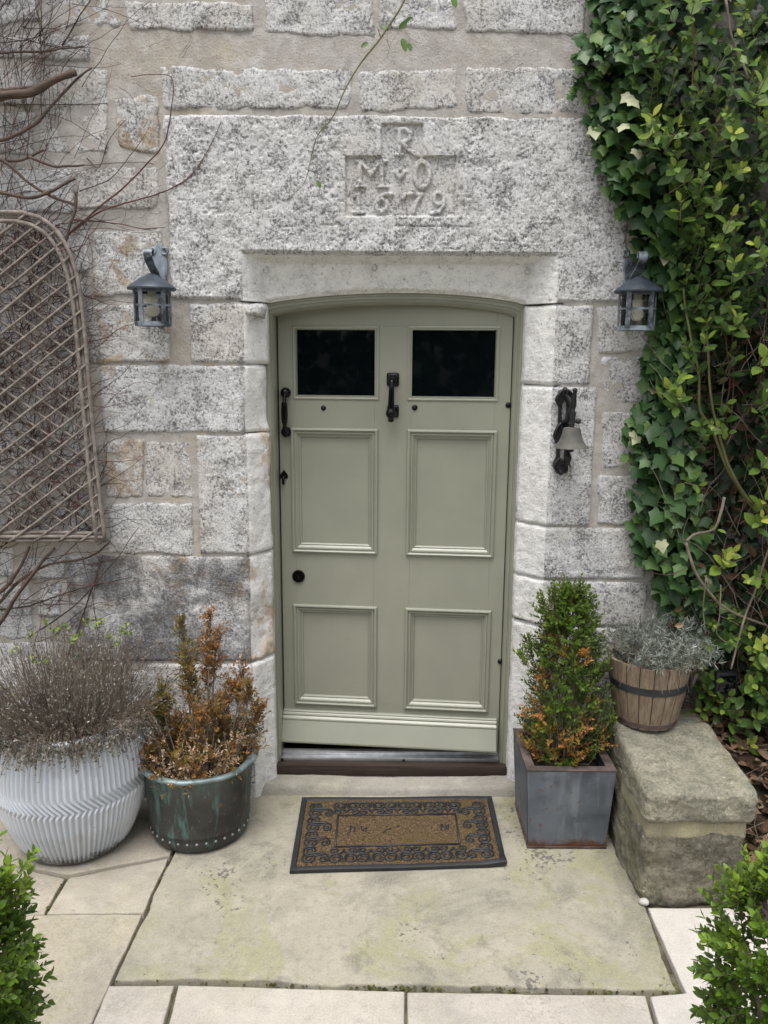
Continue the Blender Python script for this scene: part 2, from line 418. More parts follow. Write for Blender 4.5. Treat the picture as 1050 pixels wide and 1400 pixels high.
# --- mortar body of the wall (pointing shows between the stones)
WX0, WX1, WZ1 = -2.7, 2.5, 3.6
def mortar_sheet():
    xs = np.unique(np.concatenate([np.arange(WX0, XLi - .03, .02), [XLi - .012, XRi + .012], np.arange(XRi + .03, WX1, .02)]))
    zs = np.arange(-.1, WZ1, .02)
    X, Z = np.meshgrid(xs, zs); nu, nv = X.shape[1], X.shape[0]
    P = np.stack([X.ravel(), np.zeros(X.size), Z.ravel()], 1)
    y = -.0045 - .005 * fbm(P, 6, 3, 40) - .003 * fbm(P, 40, 3, 41)
    ppx, ppy, _ = proj(P)
    y = np.where((ppx > 240) & (ppx < 845) & (ppy > 172) & (ppy < 400), .05, y)     # room for the lintel stone
    # the reveal: behind the splayed jambs the body steps back
    inner = (P[:, 0] > XLo - .004) & (P[:, 0] < XRo + .004) & (P[:, 2] < ZHT - .03)
    y = np.where(inner, .10, y)
    inner2 = (P[:, 0] > XLo + .02) & (P[:, 0] < XRo - .02) & (P[:, 2] < ZHT - .03)
    y = np.where(inner2, .19, y)
    V = P.copy(); V[:, 1] = y
    F = gridF(nu, nv, True)
    cx = V[F].mean(1)
    keep = ~((cx[:, 0] > XLi - .011) & (cx[:, 0] < XRi + .011) & (cx[:, 2] < ZLB + .04))
    return V, F[keep]
V, F = mortar_sheet()
wall = obj('wall', V, F, M['mortar'], house, 180)
wall['label'] = 'grey lime mortar body of the wall showing as pointing between stones'
# thickness, side and roof edge of the wall and the dark hall behind the door
b = MB(); b.box(WX0, XLi - .02, .21, .55, -.1, WZ1); b.box(XRi + .02, WX1, .21, .55, -.1, WZ1); b.box(XLi - .02, XRi + .02, .21, .55, ZLB + .05, WZ1)
b.box(WX0, WX0 + .02, .002, .22, -.1, WZ1); b.box(WX1 - .04, WX1 - .02, .002, .22, -.1, WZ1); b.box(WX0 + .02, WX1 - .04, .004, .22, WZ1 - .05, WZ1 - .03)
b.build('wall_core', M['mortar'], wall)
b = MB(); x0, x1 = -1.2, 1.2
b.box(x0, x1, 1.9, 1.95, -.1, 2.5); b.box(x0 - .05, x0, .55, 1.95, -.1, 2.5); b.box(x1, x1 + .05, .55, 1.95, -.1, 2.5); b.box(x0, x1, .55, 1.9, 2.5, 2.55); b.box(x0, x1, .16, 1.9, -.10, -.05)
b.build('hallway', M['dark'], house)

# --- stones (photo rectangles on the wall plane): x0, y0, x1, y1, dark, ochre
ST = [
    (-60, -22, 52, 36, .3, .2), (60, -25, 168, 40, .25, .15), (176, 3, 345, 44, .3, .45), (364, -6, 511, 50, .2, .2), (518, -4, 622, 42, .3, .3), (634, -8, 800, 46, .2, .4), (812, -5, 900, 48, .2, .2),
    (-60, 48, 122, 82, .45, .2), (-60, 92, 48, 145, .35, .45), (58, 93, 146, 208, .2, .2), (-60, 155, 48, 214, .3, .3), (161, 132, 216, 208, .3, .9),
    (222, 92, 480, 149, .15, .1), (492, 95, 626, 154, .25, .15), (637, 92, 836, 157, .1, .1), (848, 95, 960, 155, .1, .1),
    (108, 232, 213, 288, .35, .15), (-60, 228, 98, 290, .35, .25), (-60, 302, 40, 372, .4, .5), (50, 302, 120, 372, .4, .35), (128, 314, 222, 404, .25, .75),
    (-60, 384, 50, 470, .4, .5), (58, 384, 118, 470, .4, .6), (122, 414, 234, 496, .35, .75),
    (262, 418, 356, 434, .2, .2),
    (-60, 482, 20, 560, .5, .6), (30, 482, 126, 560, .45, .6), (-60, 572, 60, 650, .4, .6), (70, 572, 130, 650, .45, .7),
    (143, 604, 194, 681, .25, 1.0), (203, 602, 262, 680, .1, .05),
    (-60, 662, 30, 738, .4, .6), (40, 662, 138, 738, .4, .6), (148, 688, 263, 757, .45, .2),
    (-60, 750, 20, 790, .3, .4), (28, 760, 88, 788, .2, .5), (-60, 800, 44, 870, .3, .4), (54, 796, 84, 842, .1, .3),
    (-60, 880, 80, 950, .4, .4), (90, 915, 200, 985, .5, .3), (-60, 960, 80, 1040, .5, .3), (90, 995, 250, 1060, .5, .3),
    (821, 417, 893, 481, .05, .05), (819, 489, 880, 551, .05, .05), (821, 559, 905, 640, .05, .15), (819, 648, 905, 719, .0, .05),
    (903, 417, 1000, 481, .1, .1), (890, 489, 990, 551, .1, .1), (917, 559, 1010, 640, .1, .1), (917, 648, 1010, 719, .1, .1), (893, 727, 1010, 790, .1, .1),
    (873, 160, 960, 280, .1, .1), (873, 290, 960, 408, .1, .1), (893, 800, 1000, 850, .1, .1), (893, 860, 1000, 930, .1, .1), (893, 940, 1000, 1010, .1, .1), (800, 1020, 1000, 1082, .2, .1),
]
for k, (x0, y0, x1, y1, dk, oc) in enumerate(ST):
    rough_stone(pq(x0 - 4, y0 - 3, x1 + 4, y1 + 3), .0065 + .0040 * random.Random(k).random(), 100 + k, wall, dk, oc)
# the courses carry on beyond the picture
rs = random.Random(5)
def courses(xa, xb, za, zb):
    z = za
    while z < zb - .1:
        hgt = rs.uniform(.16, .24); hgt = min(hgt, zb - z); x = xa
        while x < xb - .08:
            w = min(rs.uniform(.22, .48), xb - x)
            if xb - x - w < .12: w = xb - x
            g = .012
            rough_stone([(x + g, z + hgt - g), (x + w - g, z + hgt - g), (x + w - g, z + g), (x + g, z + g)], .012, rs.randrange(9999), wall, rs.uniform(.1, .4), rs.uniform(0, .5), res=.02)
            x += w
        z += hgt
lx = W(-64, 700, 0)[0] - .04
courses(WX0 + .05, lx - .12, .0, WZ1 - .06)
courses(lx - .10, 1.12, W(500, -30, 0)[2] + .02, WZ1 - .06)
courses(1.36, WX1 - .06, .0, WZ1 - .06)

# --- carved lintel: one relief surface with hood splay, arch and inscription
def seg_d(px, py, a, b):
    ax, ay = a; bx, by = b; dx, dy = bx - ax, by - ay
    t = np.clip(((px - ax) * dx + (py - ay) * dy) / (dx * dx + dy * dy + 1e-9), 0, 1)
    return np.hypot(px - ax - t * dx, py - ay - t * dy)
def ell(cx, cy, rx, ry, a0=0, a1=360, n=22):
    return [(cx + rx * math.cos(R(a)), cy + ry * math.sin(R(a))) for a in np.linspace(a0, a1, n)]
STROKES = [  # polyline in photo pixels, half width in pixels
    ([(546, 177), (546, 211)], 2.6), ([(541, 177), (555, 177), (561, 183), (560, 190), (553, 195), (547, 195)], 2.6), ([(551, 196), (559, 206), (571, 213)], 2.8), ([(541, 212), (551, 212)], 1.8),
    ([(492, 221), (492, 255)], 2.9), ([(487, 256), (498, 256)], 1.9), ([(494, 222), (507, 240), (519, 222)], 2.7), ([(522, 221), (522, 255)], 2.9), ([(517, 256), (529, 256)], 1.9), ([(487, 221), (495, 221)], 1.8), ([(519, 221), (528, 221)], 1.8),
    ([(541.5, 236), (547, 243)], 2.7), ([(552.5, 236), (547, 243)], 2.7), ([(547, 232), (547, 233)], 2.0),
    (ell(577, 239, 10, 17.5), 3.3),
    ([(490, 266), (490, 290)], 2.5), ([(485, 269), (490, 265)], 2.0), ([(484, 291), (497, 291)], 1.8),
    (ell(522, 281, 7.5, 8.5), 2.5), ([(514.6, 279), (519, 270), (527, 265.5), (536, 266)], 2.4),
    ([(552, 272), (555, 266), (577, 266)], 2.3), ([(576, 267), (569, 277), (565, 290)], 2.7), 
    (ell(600, 272, 7, 7.5), 2.4), ([(607, 273), (606, 282), (600, 290), (590, 292)], 2.5),
]
def inscription(px, py):
    def boxm(x0, y0, x1, y1, s=2.0, sr=None):
        return smooth(x0 - s / 2, x0 + s / 2, px) * (1 - smooth(x1 - (sr or s) / 2, x1 + (sr or s) / 2, px)) * smooth(y0 - s / 2, y0 + s / 2, py) * (1 - smooth(y1 - s, y1 + s, py))
    field = np.maximum(boxm(473, 215, 624, 296, 2.0, 10), boxm(522, 170, 578, 217, 2.0))
    let = np.zeros(len(px))
    for pts, hw in STROKES:
        for a, b_ in zip(pts[:-1], pts[1:]):
            d = seg_d(px, py, a, b_); let = np.maximum(let, 1 - smooth(hw * .72, hw * 1.35, d))
    return field, let
def build_lintel():
    ca = W([222, 851, 862, 234], [156, 160, 413, 411], 0.0)[:, [0, 2]]
    xt0, xt1, xb0, xb1 = ca[0, 0], ca[1, 0], ca[3, 0], ca[2, 0]; zt = (ca[0, 1] + ca[1, 1]) / 2
    res = .0026; nu = int((xt1 - xt0) / res); nv = int((zt - ZLB) / res)
    U, Vv = np.meshgrid(np.linspace(0, 1, nu), np.linspace(0, 1, nv)); sh = U.shape; U = U.ravel(); Vv = Vv.ravel()
    xm = xb0 + (xb1 - xb0) * U
    zb = np.where((xm > XLi) & (xm < XRi), arch_s(xm), ZLB)
    X = (xb0 + (xb1 - xb0) * U) * (1 - Vv) + (xt0 + (xt1 - xt0) * U) * Vv
    # keep columns plumb over the doorway
    k = smooth(0, .22, np.minimum(U, 1 - U)); X = X * (1 - k) + xm * k
    Z = zb * (1 - Vv) + zt * Vv
    P3 = np.stack([X, np.zeros(len(X)), Z], 1)
    e = np.minimum(np.minimum((X - (xb0 * (1 - Vv) + xt0 * Vv)), ((xb1 * (1 - Vv) + xt1 * Vv) - X)), np.minimum((zt - Z), np.where((X > XLo) & (X < XRo), 1, Z - ZLB)))
    f = 1 - np.clip(e / .015, 0, 1)
    y = -.013 * (1 - f ** 2.2) + .006 * f ** 3
    # splayed hood
    wob = .004 * fbm(P3, 14, 3, 71)
    wl_ = XLi - XLo
    s = np.minimum(np.minimum((X - XLo + wob) / wl_, (XRo - X + wob) / (XRo - XRi)), (ZHT - Z + wob * .6) / .036)
    rec = np.clip(s, 0, 1); y = y + rec * (.050 + .038 * np.clip((ZHT - Z) / .13, 0, 1))
    inside = smooth(0, 1, rec)
    amp = 1 - .5 * inside
    ipx, ipy, _ = proj(np.stack([X, np.zeros(len(X)), Z], 1)); amp = amp * (1 - .55 * ((ipx > 476) & (ipx < 620) & (ipy > 172) & (ipy < 296)))
    y = y - amp * (.006 * fbm(P3, 8, 3, 51) + .0034 * fbm(P3, 42, 3, 53)) * np.clip(e / .012, .1, 1)
    y = y + amp * .0042 * smooth(.3, .7, fbm(P3, 75, 2, 57)) * np.clip(e / .012, 0, 1)
    # ragged arris along the arch
    da = Z - zb
    y = y + np.where((X > XLi) & (X < XRi), .012 * (1 - smooth(0, .016, da + .006 * fbm(P3, 30, 2, 59))), 0)
    px, py, _ = proj(np.stack([X, np.zeros(len(X)), Z], 1))
    m = (px > 440) & (px < 660) & (py > 160) & (py < 305)
    fi = np.zeros(len(X)); le = np.zeros(len(X))
    a, b_ = inscription(px[m], py[m]); fi[m] = a; le[m] = b_
    wear = .75 + .35 * fbm(P3, 20, 2, 61)
    y = y + .0125 * fi - .0125 * le * np.clip(wear, .55, 1)
    for (xa, ya, xb_, yb) in ((440, 308, 520, 310), (520, 309, 646, 311)):       # faint scored base line
        d = seg_d(px, py, (xa, ya), (xb_, yb)); y = y + .0035 * (1 - smooth(.6, 1.6, d)) * (fbm(P3, 25, 2, 63) > -.1)
    rag = 1 - smooth(0, .03, e)
    V = np.stack([X + .012 * fbm(P3, 15, 3, 65) * rag, y, Z + .012 * fbm(P3 + 7, 15, 3, 66) * rag * (Z > zt - .05)], 1)
    V = V.reshape(sh + (3,))
    # returns: soffit rows under the arch, skirt along the other edges
    bot = V[0].copy(); rows = []
    for yy in (.12, .16, .215):
        r_ = bot.copy(); ins = (bot[:, 0] > XLi - .004) & (bot[:, 0] < XRi + .004)
        r_[:, 1] = np.where(ins, yy, np.maximum(bot[:, 1] + (yy - .085) * .6, .02)); r_[:, 2] += np.where(ins, (yy - .085) * .10 + .002 * fbm(r_ * [1, 3, 1], 30, 2, 67), 0); rows.append(r_)
    top = V[-1].copy(); top[:, 1] = .03
    Vall = np.concatenate([np.array(rows[::-1]), V, top[None]], 0)
    nvv, nuu = Vall.shape[:2]
    Fq = gridF(nuu, nvv, True)
    cc = Vall.reshape(-1, 3)[Fq].mean(1); cpx, cpy, _ = proj(cc)
    ins = (cpx > 468) & (cpx < 630) & (cpy > 165) & (cpy < 300)
    cl = (cc[:, 0] > XLo + .004) & (cc[:, 0] < XRo - .004) & (cc[:, 2] < ZHT - .012)
    return Vall.reshape(-1, 3), Fq, ins, cl
def compact(V, F):
    u, inv = np.unique(F.ravel(), return_inverse=True); return V[u], inv.reshape(F.shape)
V, F, ins, cl = build_lintel()
va, fa = compact(V, F[~ins]); lintel = stone_piece(obj('lintel', va, fa, M['stone'], house, 180), .05, .08)
lintel.data.materials.append(M['plain']); lintel.data.polygons.foreach_set('material_index', cl[~ins].astype(np.int32))
lintel['label'] = 'single broad pale lintel stone with hood splay'
va, fa = compact(V, F[ins]); ip = stone_piece(obj('inscription', va, fa, M['stone'], lintel, 180), .0, .0)
ip['label'] = 'sunk panel carved with R, M O and 1679'

# --- jamb stones: front face, splay and reveal in one block each
def jamb_block(side, zt, zb, xo, seed, dark=.1, ochre=.1):
    """side -1 left, +1 right; xo = outer x of the front face"""
    xa, xi = (XLo, XLi) if side < 0 else (XRo, XRi)
    path = [(xo, 0.0), (xa, 0.0), (xi, .085), (xi, .21)]
    nrm = [(0, -1), (-side * .25, -.97), (-side * .9, -.45), (-side, 0)]
    pts = []; ns = []; seg = []
    res = .0085
    for i in range(3):
        L = math.dist(path[i], path[i + 1]); n = max(3, int(L / res))
        for t in np.linspace(0, 1, n, endpoint=(i == 2)):
            pts.append(np.array(path[i]) * (1 - t) + np.array(path[i + 1]) * t)
            if i == 0: nn = (0, -1)
            elif i == 1: nn = (-side * .62, -.78)
            else: nn = (-side, 0)
            ns.append(nn); seg.append(i)
    pts = np.array(pts); ns = np.array(ns, float)
    for _ in range(2):                                        # soften the arrises
        pts[1:-1] = (pts[:-2] + 2 * pts[1:-1] + pts[2:]) / 4; ns[1:-1] = (ns[:-2] + 2 * ns[1:-1] + ns[2:]) / 4
    ns /= np.linalg.norm(ns, axis=1)[:, None]
    nu = len(pts); nv = max(5, int((zt - zb) / res))
    zz = np.linspace(zt, zb, nv)
    Px = np.tile(pts[:, 0], nv); Py = np.tile(pts[:, 1], nv); Z = np.repeat(zz, nu)
    Nx = np.tile(ns[:, 0], nv); Ny = np.tile(ns[:, 1], nv); sg = np.tile(np.array(seg), nv)
    P3 = np.stack([Px, Py, Z], 1)
    ez = np.minimum(zt - Z, Z - zb); eo = np.abs(Px - xo) + np.where(sg > 0, 1, 0)
    e = np.minimum(ez * 1.8, eo)
    f = 1 - np.clip(e / .013, 0, 1)
    d = .012 * (1 - f ** 2.2) - .004 * f ** 3 - np.where(eo < 1e-4, .03, 0)
    amp = np.where(sg == 0, 1.0, .85)
    d = d * np.where(sg == 2, .25, 1.0)
    d = d + amp * (.006 * fbm(P3 + seed, 8, 3, seed) + .0034 * fbm(P3, 44, 3, seed + 1)) * np.clip(e / .012, .15, 1) * np.where(sg == 2, .4, 1)
    d = d - amp * .0035 * smooth(.35, .7, fbm(P3, 72, 2, seed + 2))
    if ochre > .5: d = d - np.where(sg >= 1, .014 * smooth(.1, .6, fbm(P3, 7, 2, seed + 5)), 0)     # worn, spalled arris
    V = np.stack([Px + Nx * d, Py + Ny * d, Z + .004 * fbm(P3, 18, 2, seed + 4)], 1)
    F = gridF(nu, nv, side < 0)
    if side > 0: F = gridF(nu, nv, True)
    else: F = gridF(nu, nv, False)
    sf = sg.reshape(nv, nu)[:-1, :-1].ravel()
    front = sf == 0
    va, fa = compact(V, F); o = stone_piece(obj('jamb_stone', va, fa, M['stone'], house, 180), dark, ochre)
    o.data.materials.append(M['plain'])
    mi = np.where(front, 0, 1).astype(np.int32); o.data.polygons.foreach_set('material_index', mi)
    return o
def zpx(px, py): return float(W(px, py, 0)[2])
g = .003
JL = [(414, 498, 258, .2, .2), (498, 593.5, 137, .2, .55), (593.5, 758.5, 269, .1, .6), (758.5, 905.5, 93, .95, .8), (905.5, 1098, 205, .4, .3)]
for k, (ya, yb, xo, dk, oc) in enumerate(JL):
    jamb_block(-1, zpx(335, ya) if k else ZLB - .004, zpx(335, yb), W(xo, (ya + yb) / 2, 0)[0], 300 + 7 * k, dk, oc)
JR = [(416, 527, 811, .0, .1), (527, 719.5, 813, .05, .15), (719.5, 792.5, 885, .0, .1), (792.5, 855.5, 885, .05, .1), (855.5, 1097, 885, .1, .1)]
for k, (ya, yb, xo, dk, oc) in enumerate(JR):
    jamb_block(1, zpx(755, ya) if k else ZLB - .004, zpx(755, yb), W(xo, (ya + yb) / 2, 0)[0], 400 + 7 * k, dk, oc)

# --- threshold stone in the doorway
b = MB()
def doorstep():
    nu, nv = 70, 26; U, Vv = np.meshgrid(np.linspace(0, 1, nu), np.linspace(0, 1, nv)); U = U.ravel(); Vv = Vv.ravel()
    y = .006 + Vv * .20
    t = np.clip(y / .085, 0, 1)
    xl = XLo + .012 + (XLi - .004 - XLo - .012) * t; xr = XRo - .012 + (XRi + .004 - XRo + .012) * t
    x = xl + (xr - xl) * U
    P = np.stack([x, y, np.zeros(len(x))], 1)
    z = .038 + .030 * np.clip(y / .2, 0, 1) - .010 * np.exp(-((x - .03) / .25) ** 2) + .004 * fbm(P, 9, 3, 80) + .002 * fbm(P, 45, 2, 81)
    z = z - .03 * (1 - smooth(0, .018, y - .006 + .006 * fbm(P, 14, 2, 82))) 
    z[Vv == 0] = -.03
    V = np.stack([x, y - .004 * (Vv == 0), z], 1); return V, gridF(nu, nv, False)
V, F = doorstep()
M['step'] = mat_slab('worn_step_stone', (.30, .28, .245), (.22, .21, .185), .6, .2, .5)
ds = obj('doorstep', V, F, M['step'], house, 180)

# --- timber frame, sill, threshold bar
FP = [(-.012, .100), (.001, .098), (.003, .104), (.011, .104), (.0135, .110), (.017, .110), (.019, .107), (.0215, .110), (.027, .119), (.029, .126), (.029, .300), (-.01, .30)]
def frame():
    zf0 = .088; n = 30
    xs = np.linspace(0, 1, n); V = []
    for (o, d) in FP:
        xl, xr = XLi + o * (.55 if o > 0 else 1), XRi - o
        pts = [(xl, zf0), (xl, ZLB - .012 - o)]
        for t in xs:
            xx = XLi + (XRi - XLi) * t
            z = float(np.polyval(_pf, xx - (XLi + XRi) / 2)) - .006 - o
            if t <= 0 or t >= 1: continue
            pts.append((xl + (xr - xl) * t, min(z, 9)))
        pts += [(xr, ZLB - .012 - o), (xr, zf0)]
        V += [(x, d, z) for (x, z) in pts]
    m = len(V) // len(FP); Fq = []
    for i in range(len(FP) - 1):
        for k in range(m - 1): Fq.append((i * m + k, i * m + k + 1, (i + 1) * m + k + 1, (i + 1) * m + k))
    return V, Fq
V, F = frame(); fr = obj('door_frame', V, F, M['paint'], house, 25)
b = MB(); b.box(XLi + .002, XRi - .004, .080, .30, .045, .088, .006)
si = b.build('sill', M['sill'], house)
zf = .088
b = MB(); b.box(XLi + .018, XRi - .030, .112, .165, zf, zf + .016, .003); b.box(XLi + .018, XRi - .030, .136, .160, zf + .016, zf + .030, .003)
tb = b.build('threshold_bar', M['alu'], house)
for px in (386, 552):
    s_ = MB(); s_.lathe([(0, .004), (.0035, .003), (.005, 0), (.005, -.002)], 10, (W(px, 1033, .111)[0], .1115, zf + .007), 'y'); s_.build('screw', M['black'], tb)

# --- the door leaf, standing a little ajar (hinged on the right, swung inwards on the left)
DA = R(5.2); HX, HY = XRi - .0300, .134
dirx = np.array([math.cos(DA), -math.sin(DA), 0]); nrmy = np.array([math.sin(DA), math.cos(DA), 0])
def D(px, py, off=0.0):                                    # photo pixel -> (s, z) on the leaf's front, s <= 0 to the left of the hinge
    d = ray(px, py); o0 = np.array([HX, HY, 0]) + nrmy * off
    t = ((o0 - CAM) @ nrmy) / (d @ nrmy); P = CAM + d * t
    return float((P - o0) @ dirx), float(P[2])
LW = (XRi - XLi - .030 - .017)
s0, s1 = -LW / math.cos(DA) + .004, -.003
zb0 = zf + .026
def rect(x0, y0, x1, y1):
    a, b_, c, d = D(x0, y0), D(x1, y0), D(x1, y1), D(x0, y1)
    return ((a[0] + d[0]) / 2, (b_[0] + c[0]) / 2, (c[1] + d[1]) / 2, (a[1] + b_[1]) / 2)      # s0, s1, z0, z1
RP = [rect(405, 451.5, 513.5, 542.5), rect(562, 450, 677.5, 542)]          # glass
RM = [rect(400.5, 587, 516.5, 757), rect(555.5, 586, 677, 760), rect(400.5, 828, 515.5, 964), rect(553.5, 831.5, 670, 971)]   # outer edges of panel mouldings
# columns of the two sides share their edges
def al(i, j, k):
    m = (RM[i][k] + RM[j][k]) / 2; return m
lx0, lx1, rx0, rx1 = al(0, 2, 0), al(0, 2, 1), al(1, 3, 0), al(1, 3, 1)
RM = [(lx0, lx1, RM[0][2], RM[0][3]), (rx0, rx1, RM[1][2], RM[1][3]), (lx0, lx1, RM[2][2], RM[2][3]), (rx0, rx1, RM[3][2], RM[3][3])]
for a, c in ((0, 1), (2, 3)):
    z0_, z1_ = (RM[a][2] + RM[c][2]) / 2, (RM[a][3] + RM[c][3]) / 2
    RM[a] = RM[a][:2] + (z0_, z1_); RM[c] = RM[c][:2] + (z0_, z1_)
zpt, zpb = (RP[0][3] + RP[1][3]) / 2, (RP[0][2] + RP[1][2]) / 2
RP = [RP[0][:2] + (zpb, zpt), RP[1][:2] + (zpb, zpt)]
TH = .046
def door_mesh():
    b = MB()
    def pz(x): return float(np.polyval(_pf, np.clip(HX + x, XLi, XRi) - (XLi + XRi) / 2)) + .012
    ins = .014
    cols = [s0, RM[0][0] + ins, RM[0][1] - ins, RM[1][0] + ins, RM[1][1] - ins, s1]
    # stiles
    bv = 0.0
    ztop = ZLB - .006
    b.box(cols[0], cols[1] - .0004, 0, TH, zb0, ztop, bv); b.box(cols[4] + .0004, cols[5], 0, TH, zb0, ztop, bv)
    b.box(cols[2] + .0004, cols[3] - .0004, .00015, TH, RM[2][2] + ins, RP[0][3] + .012, bv)
    zr = [zb0, RM[2][2] + ins, RM[2][3] - ins, RM[0][2] + ins, RM[0][3] - ins, zpb - .012, zpt + .012, ztop]
    b.box(cols[1], cols[4], .0001, TH, zr[0], zr[1] - .0004, bv)
    for (xa, xb) in ((cols[1], cols[2]), (cols[3], cols[4])):
        b.box(xa, xb, .0001, TH, zr[2], zr[3], bv); b.box(xa, xb, .0001, TH, zr[4], zr[5], bv)
    b.box(cols[1], cols[4], .0001, TH, zr[6] + .0004, zr[7], bv)
    # arched top of the leaf
    n = 24; V = []
    for k in range(n + 1):
        x = s0 + (s1 - s0) * k / n
        V += [(x, .0006, ztop - .002), (x, .0006, max(ztop, pz(x))), (x, TH, max(ztop, pz(x))), (x, TH, ztop - .002)]
    F = []
    for k in range(n):
        for q in range(3): F.append((k * 4 + q, (k + 1) * 4 + q, (k + 1) * 4 + q + 1, k * 4 + q + 1))
    b.add(V, F)
    return b
door = door_mesh().local('door', M['paint'], house, None)
door.location = (HX, HY, 0); door.rotation_euler = (0, 0, -DA)
door['label'] = 'sage green panelled door standing slightly ajar'
def mould(r, prof, flip=False):
    """mitred frame; prof = (inset from outer edge, depth y)"""
    x0, x1, z0, z1 = r; V = []; F = []
    for (i, y) in prof: V += [(x0 + i, y, z0 + i), (x1 - i, y, z0 + i), (x1 - i, y, z1 - i), (x0 + i, y, z1 - i)]
    for k in range(len(prof) - 1):
        for q in range(4): F.append((k * 4 + q, k * 4 + (q + 1) % 4, (k + 1) * 4 + (q + 1) % 4, (k + 1) * 4 + q))
    return V, F
PM = [(0, .004), (0, -.006), (.0025, -.010), (.007, -.0115), (.0105, -.009), (.0115, -.004), (.0135, -.003), (.0165, -.0065), (.020, -.0055), (.022, -.001), (.027, .0035), (.0275, .006), (.031, .0045), (.0345, .007), (.036, .0125), (.036, .018)]
for r in RM:
    V, F = mould(r, PM); lobj('panel_moulding', V, F, M['paint'], door, 22)
    b = MB(); i = .030; b.box(r[0] + i, r[1] - i, .0125, .030, r[2] + i, r[3] - i); b.local('panel', M['paint'], door)
GB = [(-.0125, .004), (-.0125, -.0035), (-.009, -.005), (-.005, -.0035), (-.004, -.001), (-.001, -.002), (.002, .006), (.002, .016)]
for r in RP:
    V, F = mould(r, GB); lobj('glazing_bead', V, F, M['paint'], door, 22)
    b = MB(); b.box(r[0] - .004, r[1] + .004, .012, .017, r[2] - .004, r[3] + .004); b.local('pane', M['glass'], door)
# weatherboard
wa, wb, wc, wd_ = D(387, 974, -.02), D(687, 982, -.02), D(688, 1023, -.05), D(385, 1018, -.05)
zw1 = (wa[1] + wb[1]) / 2; zw0 = max(zf + .034, (wc[1] + wd_[1]) / 2); xw0, xw1 = wa[0], min(wb[0], -.012)
WP = [(.001, zw1), (-.010, zw1), (-.013, zw1 - .004), (-.012, zw1 - .008), (-.016, zw1 - .011), (-.019, zw1 - .016), (-.017, zw1 - .021), (-.020, zw1 - .024), (-.026, zw1 - .028), (-.027, zw1 - .033), (-.0255, zw1 - .036), (-.058, zw0 + .006), (-.058, zw0), (.001, zw0)]
V = [(x, y, z) for x in (xw0, xw1) for (y, z) in WP]; m = len(WP)
F = [(k, (k + 1) % m, m + (k + 1) % m, m + k) for k in range(m)] + [tuple(range(m))[::-1], tuple(range(m, 2 * m))]
lobj('weatherboard', V, F, M['paint'], door, 22)
# ironmongery
def dome(px, py, r, name='stud'):
    s, z = D(px, py, -.004); b = MB(); b.lathe([(0, r * .75), (r * .5, r * .66), (r * .85, r * .38), (r, .0), (r, -.002)], 14, (s, 0, z), 'y'); return b.local(name, M['black'], door, 60)
for px, py, r in ((442, 558, .0095), (567, 557.5, .0105), (695, 554, .0105), (684, 905, .0105)): dome(px, py, r)
s, z = D(408, 788, -.004); b = MB()
b.lathe([(0, .006), (.016, .006), (.018, .009), (.0215, .009), (.0245, .005), (.0245, -.001)], 24, (s, 0, z), 'y')
b.box(s - .003, s + .003, -.013, -.004, z - .012, z + .012, .001); b.box(s - .010, s - .006, -.010, -.004, z - .006, z + .006); b.box(s + .006, s + .010, -.010, -.004, z - .006, z + .006)
b.local('lock', M['black'], door, 40)
# pull handle
(sa, za), (sb, zb_) = D(389, 537, -.02), D(391, 591, -.02); sm = (sa + sb) / 2
h = MB()
for zz in (za, zb_):
    h.lathe([(0, .030), (.009, .028), (.0165, .020), (.019, .012), (.018, .005), (.0185, 0)], 20, (sm, 0, zz), 'y')
h.tube([(sm, -.022, za - .004), (sm, -.030, za - .018), (sm, -.033, za - .028), (sm, -.034, za - .034), (sm, -.035, (za * .75 + zb_ * .25)), (sm, -.036, (za + zb_) / 2), (sm, -.035, (za * .25 + zb_ * .75)), (sm, -.034, zb_ + .034), (sm, -.033, zb_ + .026), (sm, -.030, zb_ + .018), (sm, -.022, zb_ + .004)],
       [.006, .0058, .006, .0075, .0105, .0125, .0105, .0075, .006, .008, .007], 14)
h.local('pull_handle', M['black'], door, 50)
# keyhole cover: spade plate with a drop
s, z = D(388, 650, -.004); b = MB()
out = [(0, .022), (.005, .014), (.012, .006), (.0155, -.002), (.0145, -.010), (.009, -.0135), (.004, -.013)]
poly = out + [(-x, y) for x, y in out[::-1] if x > 0]
m = len(poly); V = [(s + x, 0, z + y) for x, y in poly] + [(s + x * .82, -.006, z + y * .82) for x, y in poly]
F = [(k, (k + 1) % m, m + (k + 1) % m, m + k) for k in range(m)] + [tuple(range(m, 2 * m))]; b.add(V, F)
b.tube([(s, -.006, z - .006), (s, -.011, z - .012), (s - .001, -.011, z - .020), (s - .001, -.010, z - .030), (s - .001, -.009, z - .034)], [.005, .0055, .0045, .0058, .002], 10)
b.local('keyhole_cover', M['black'], door, 50)
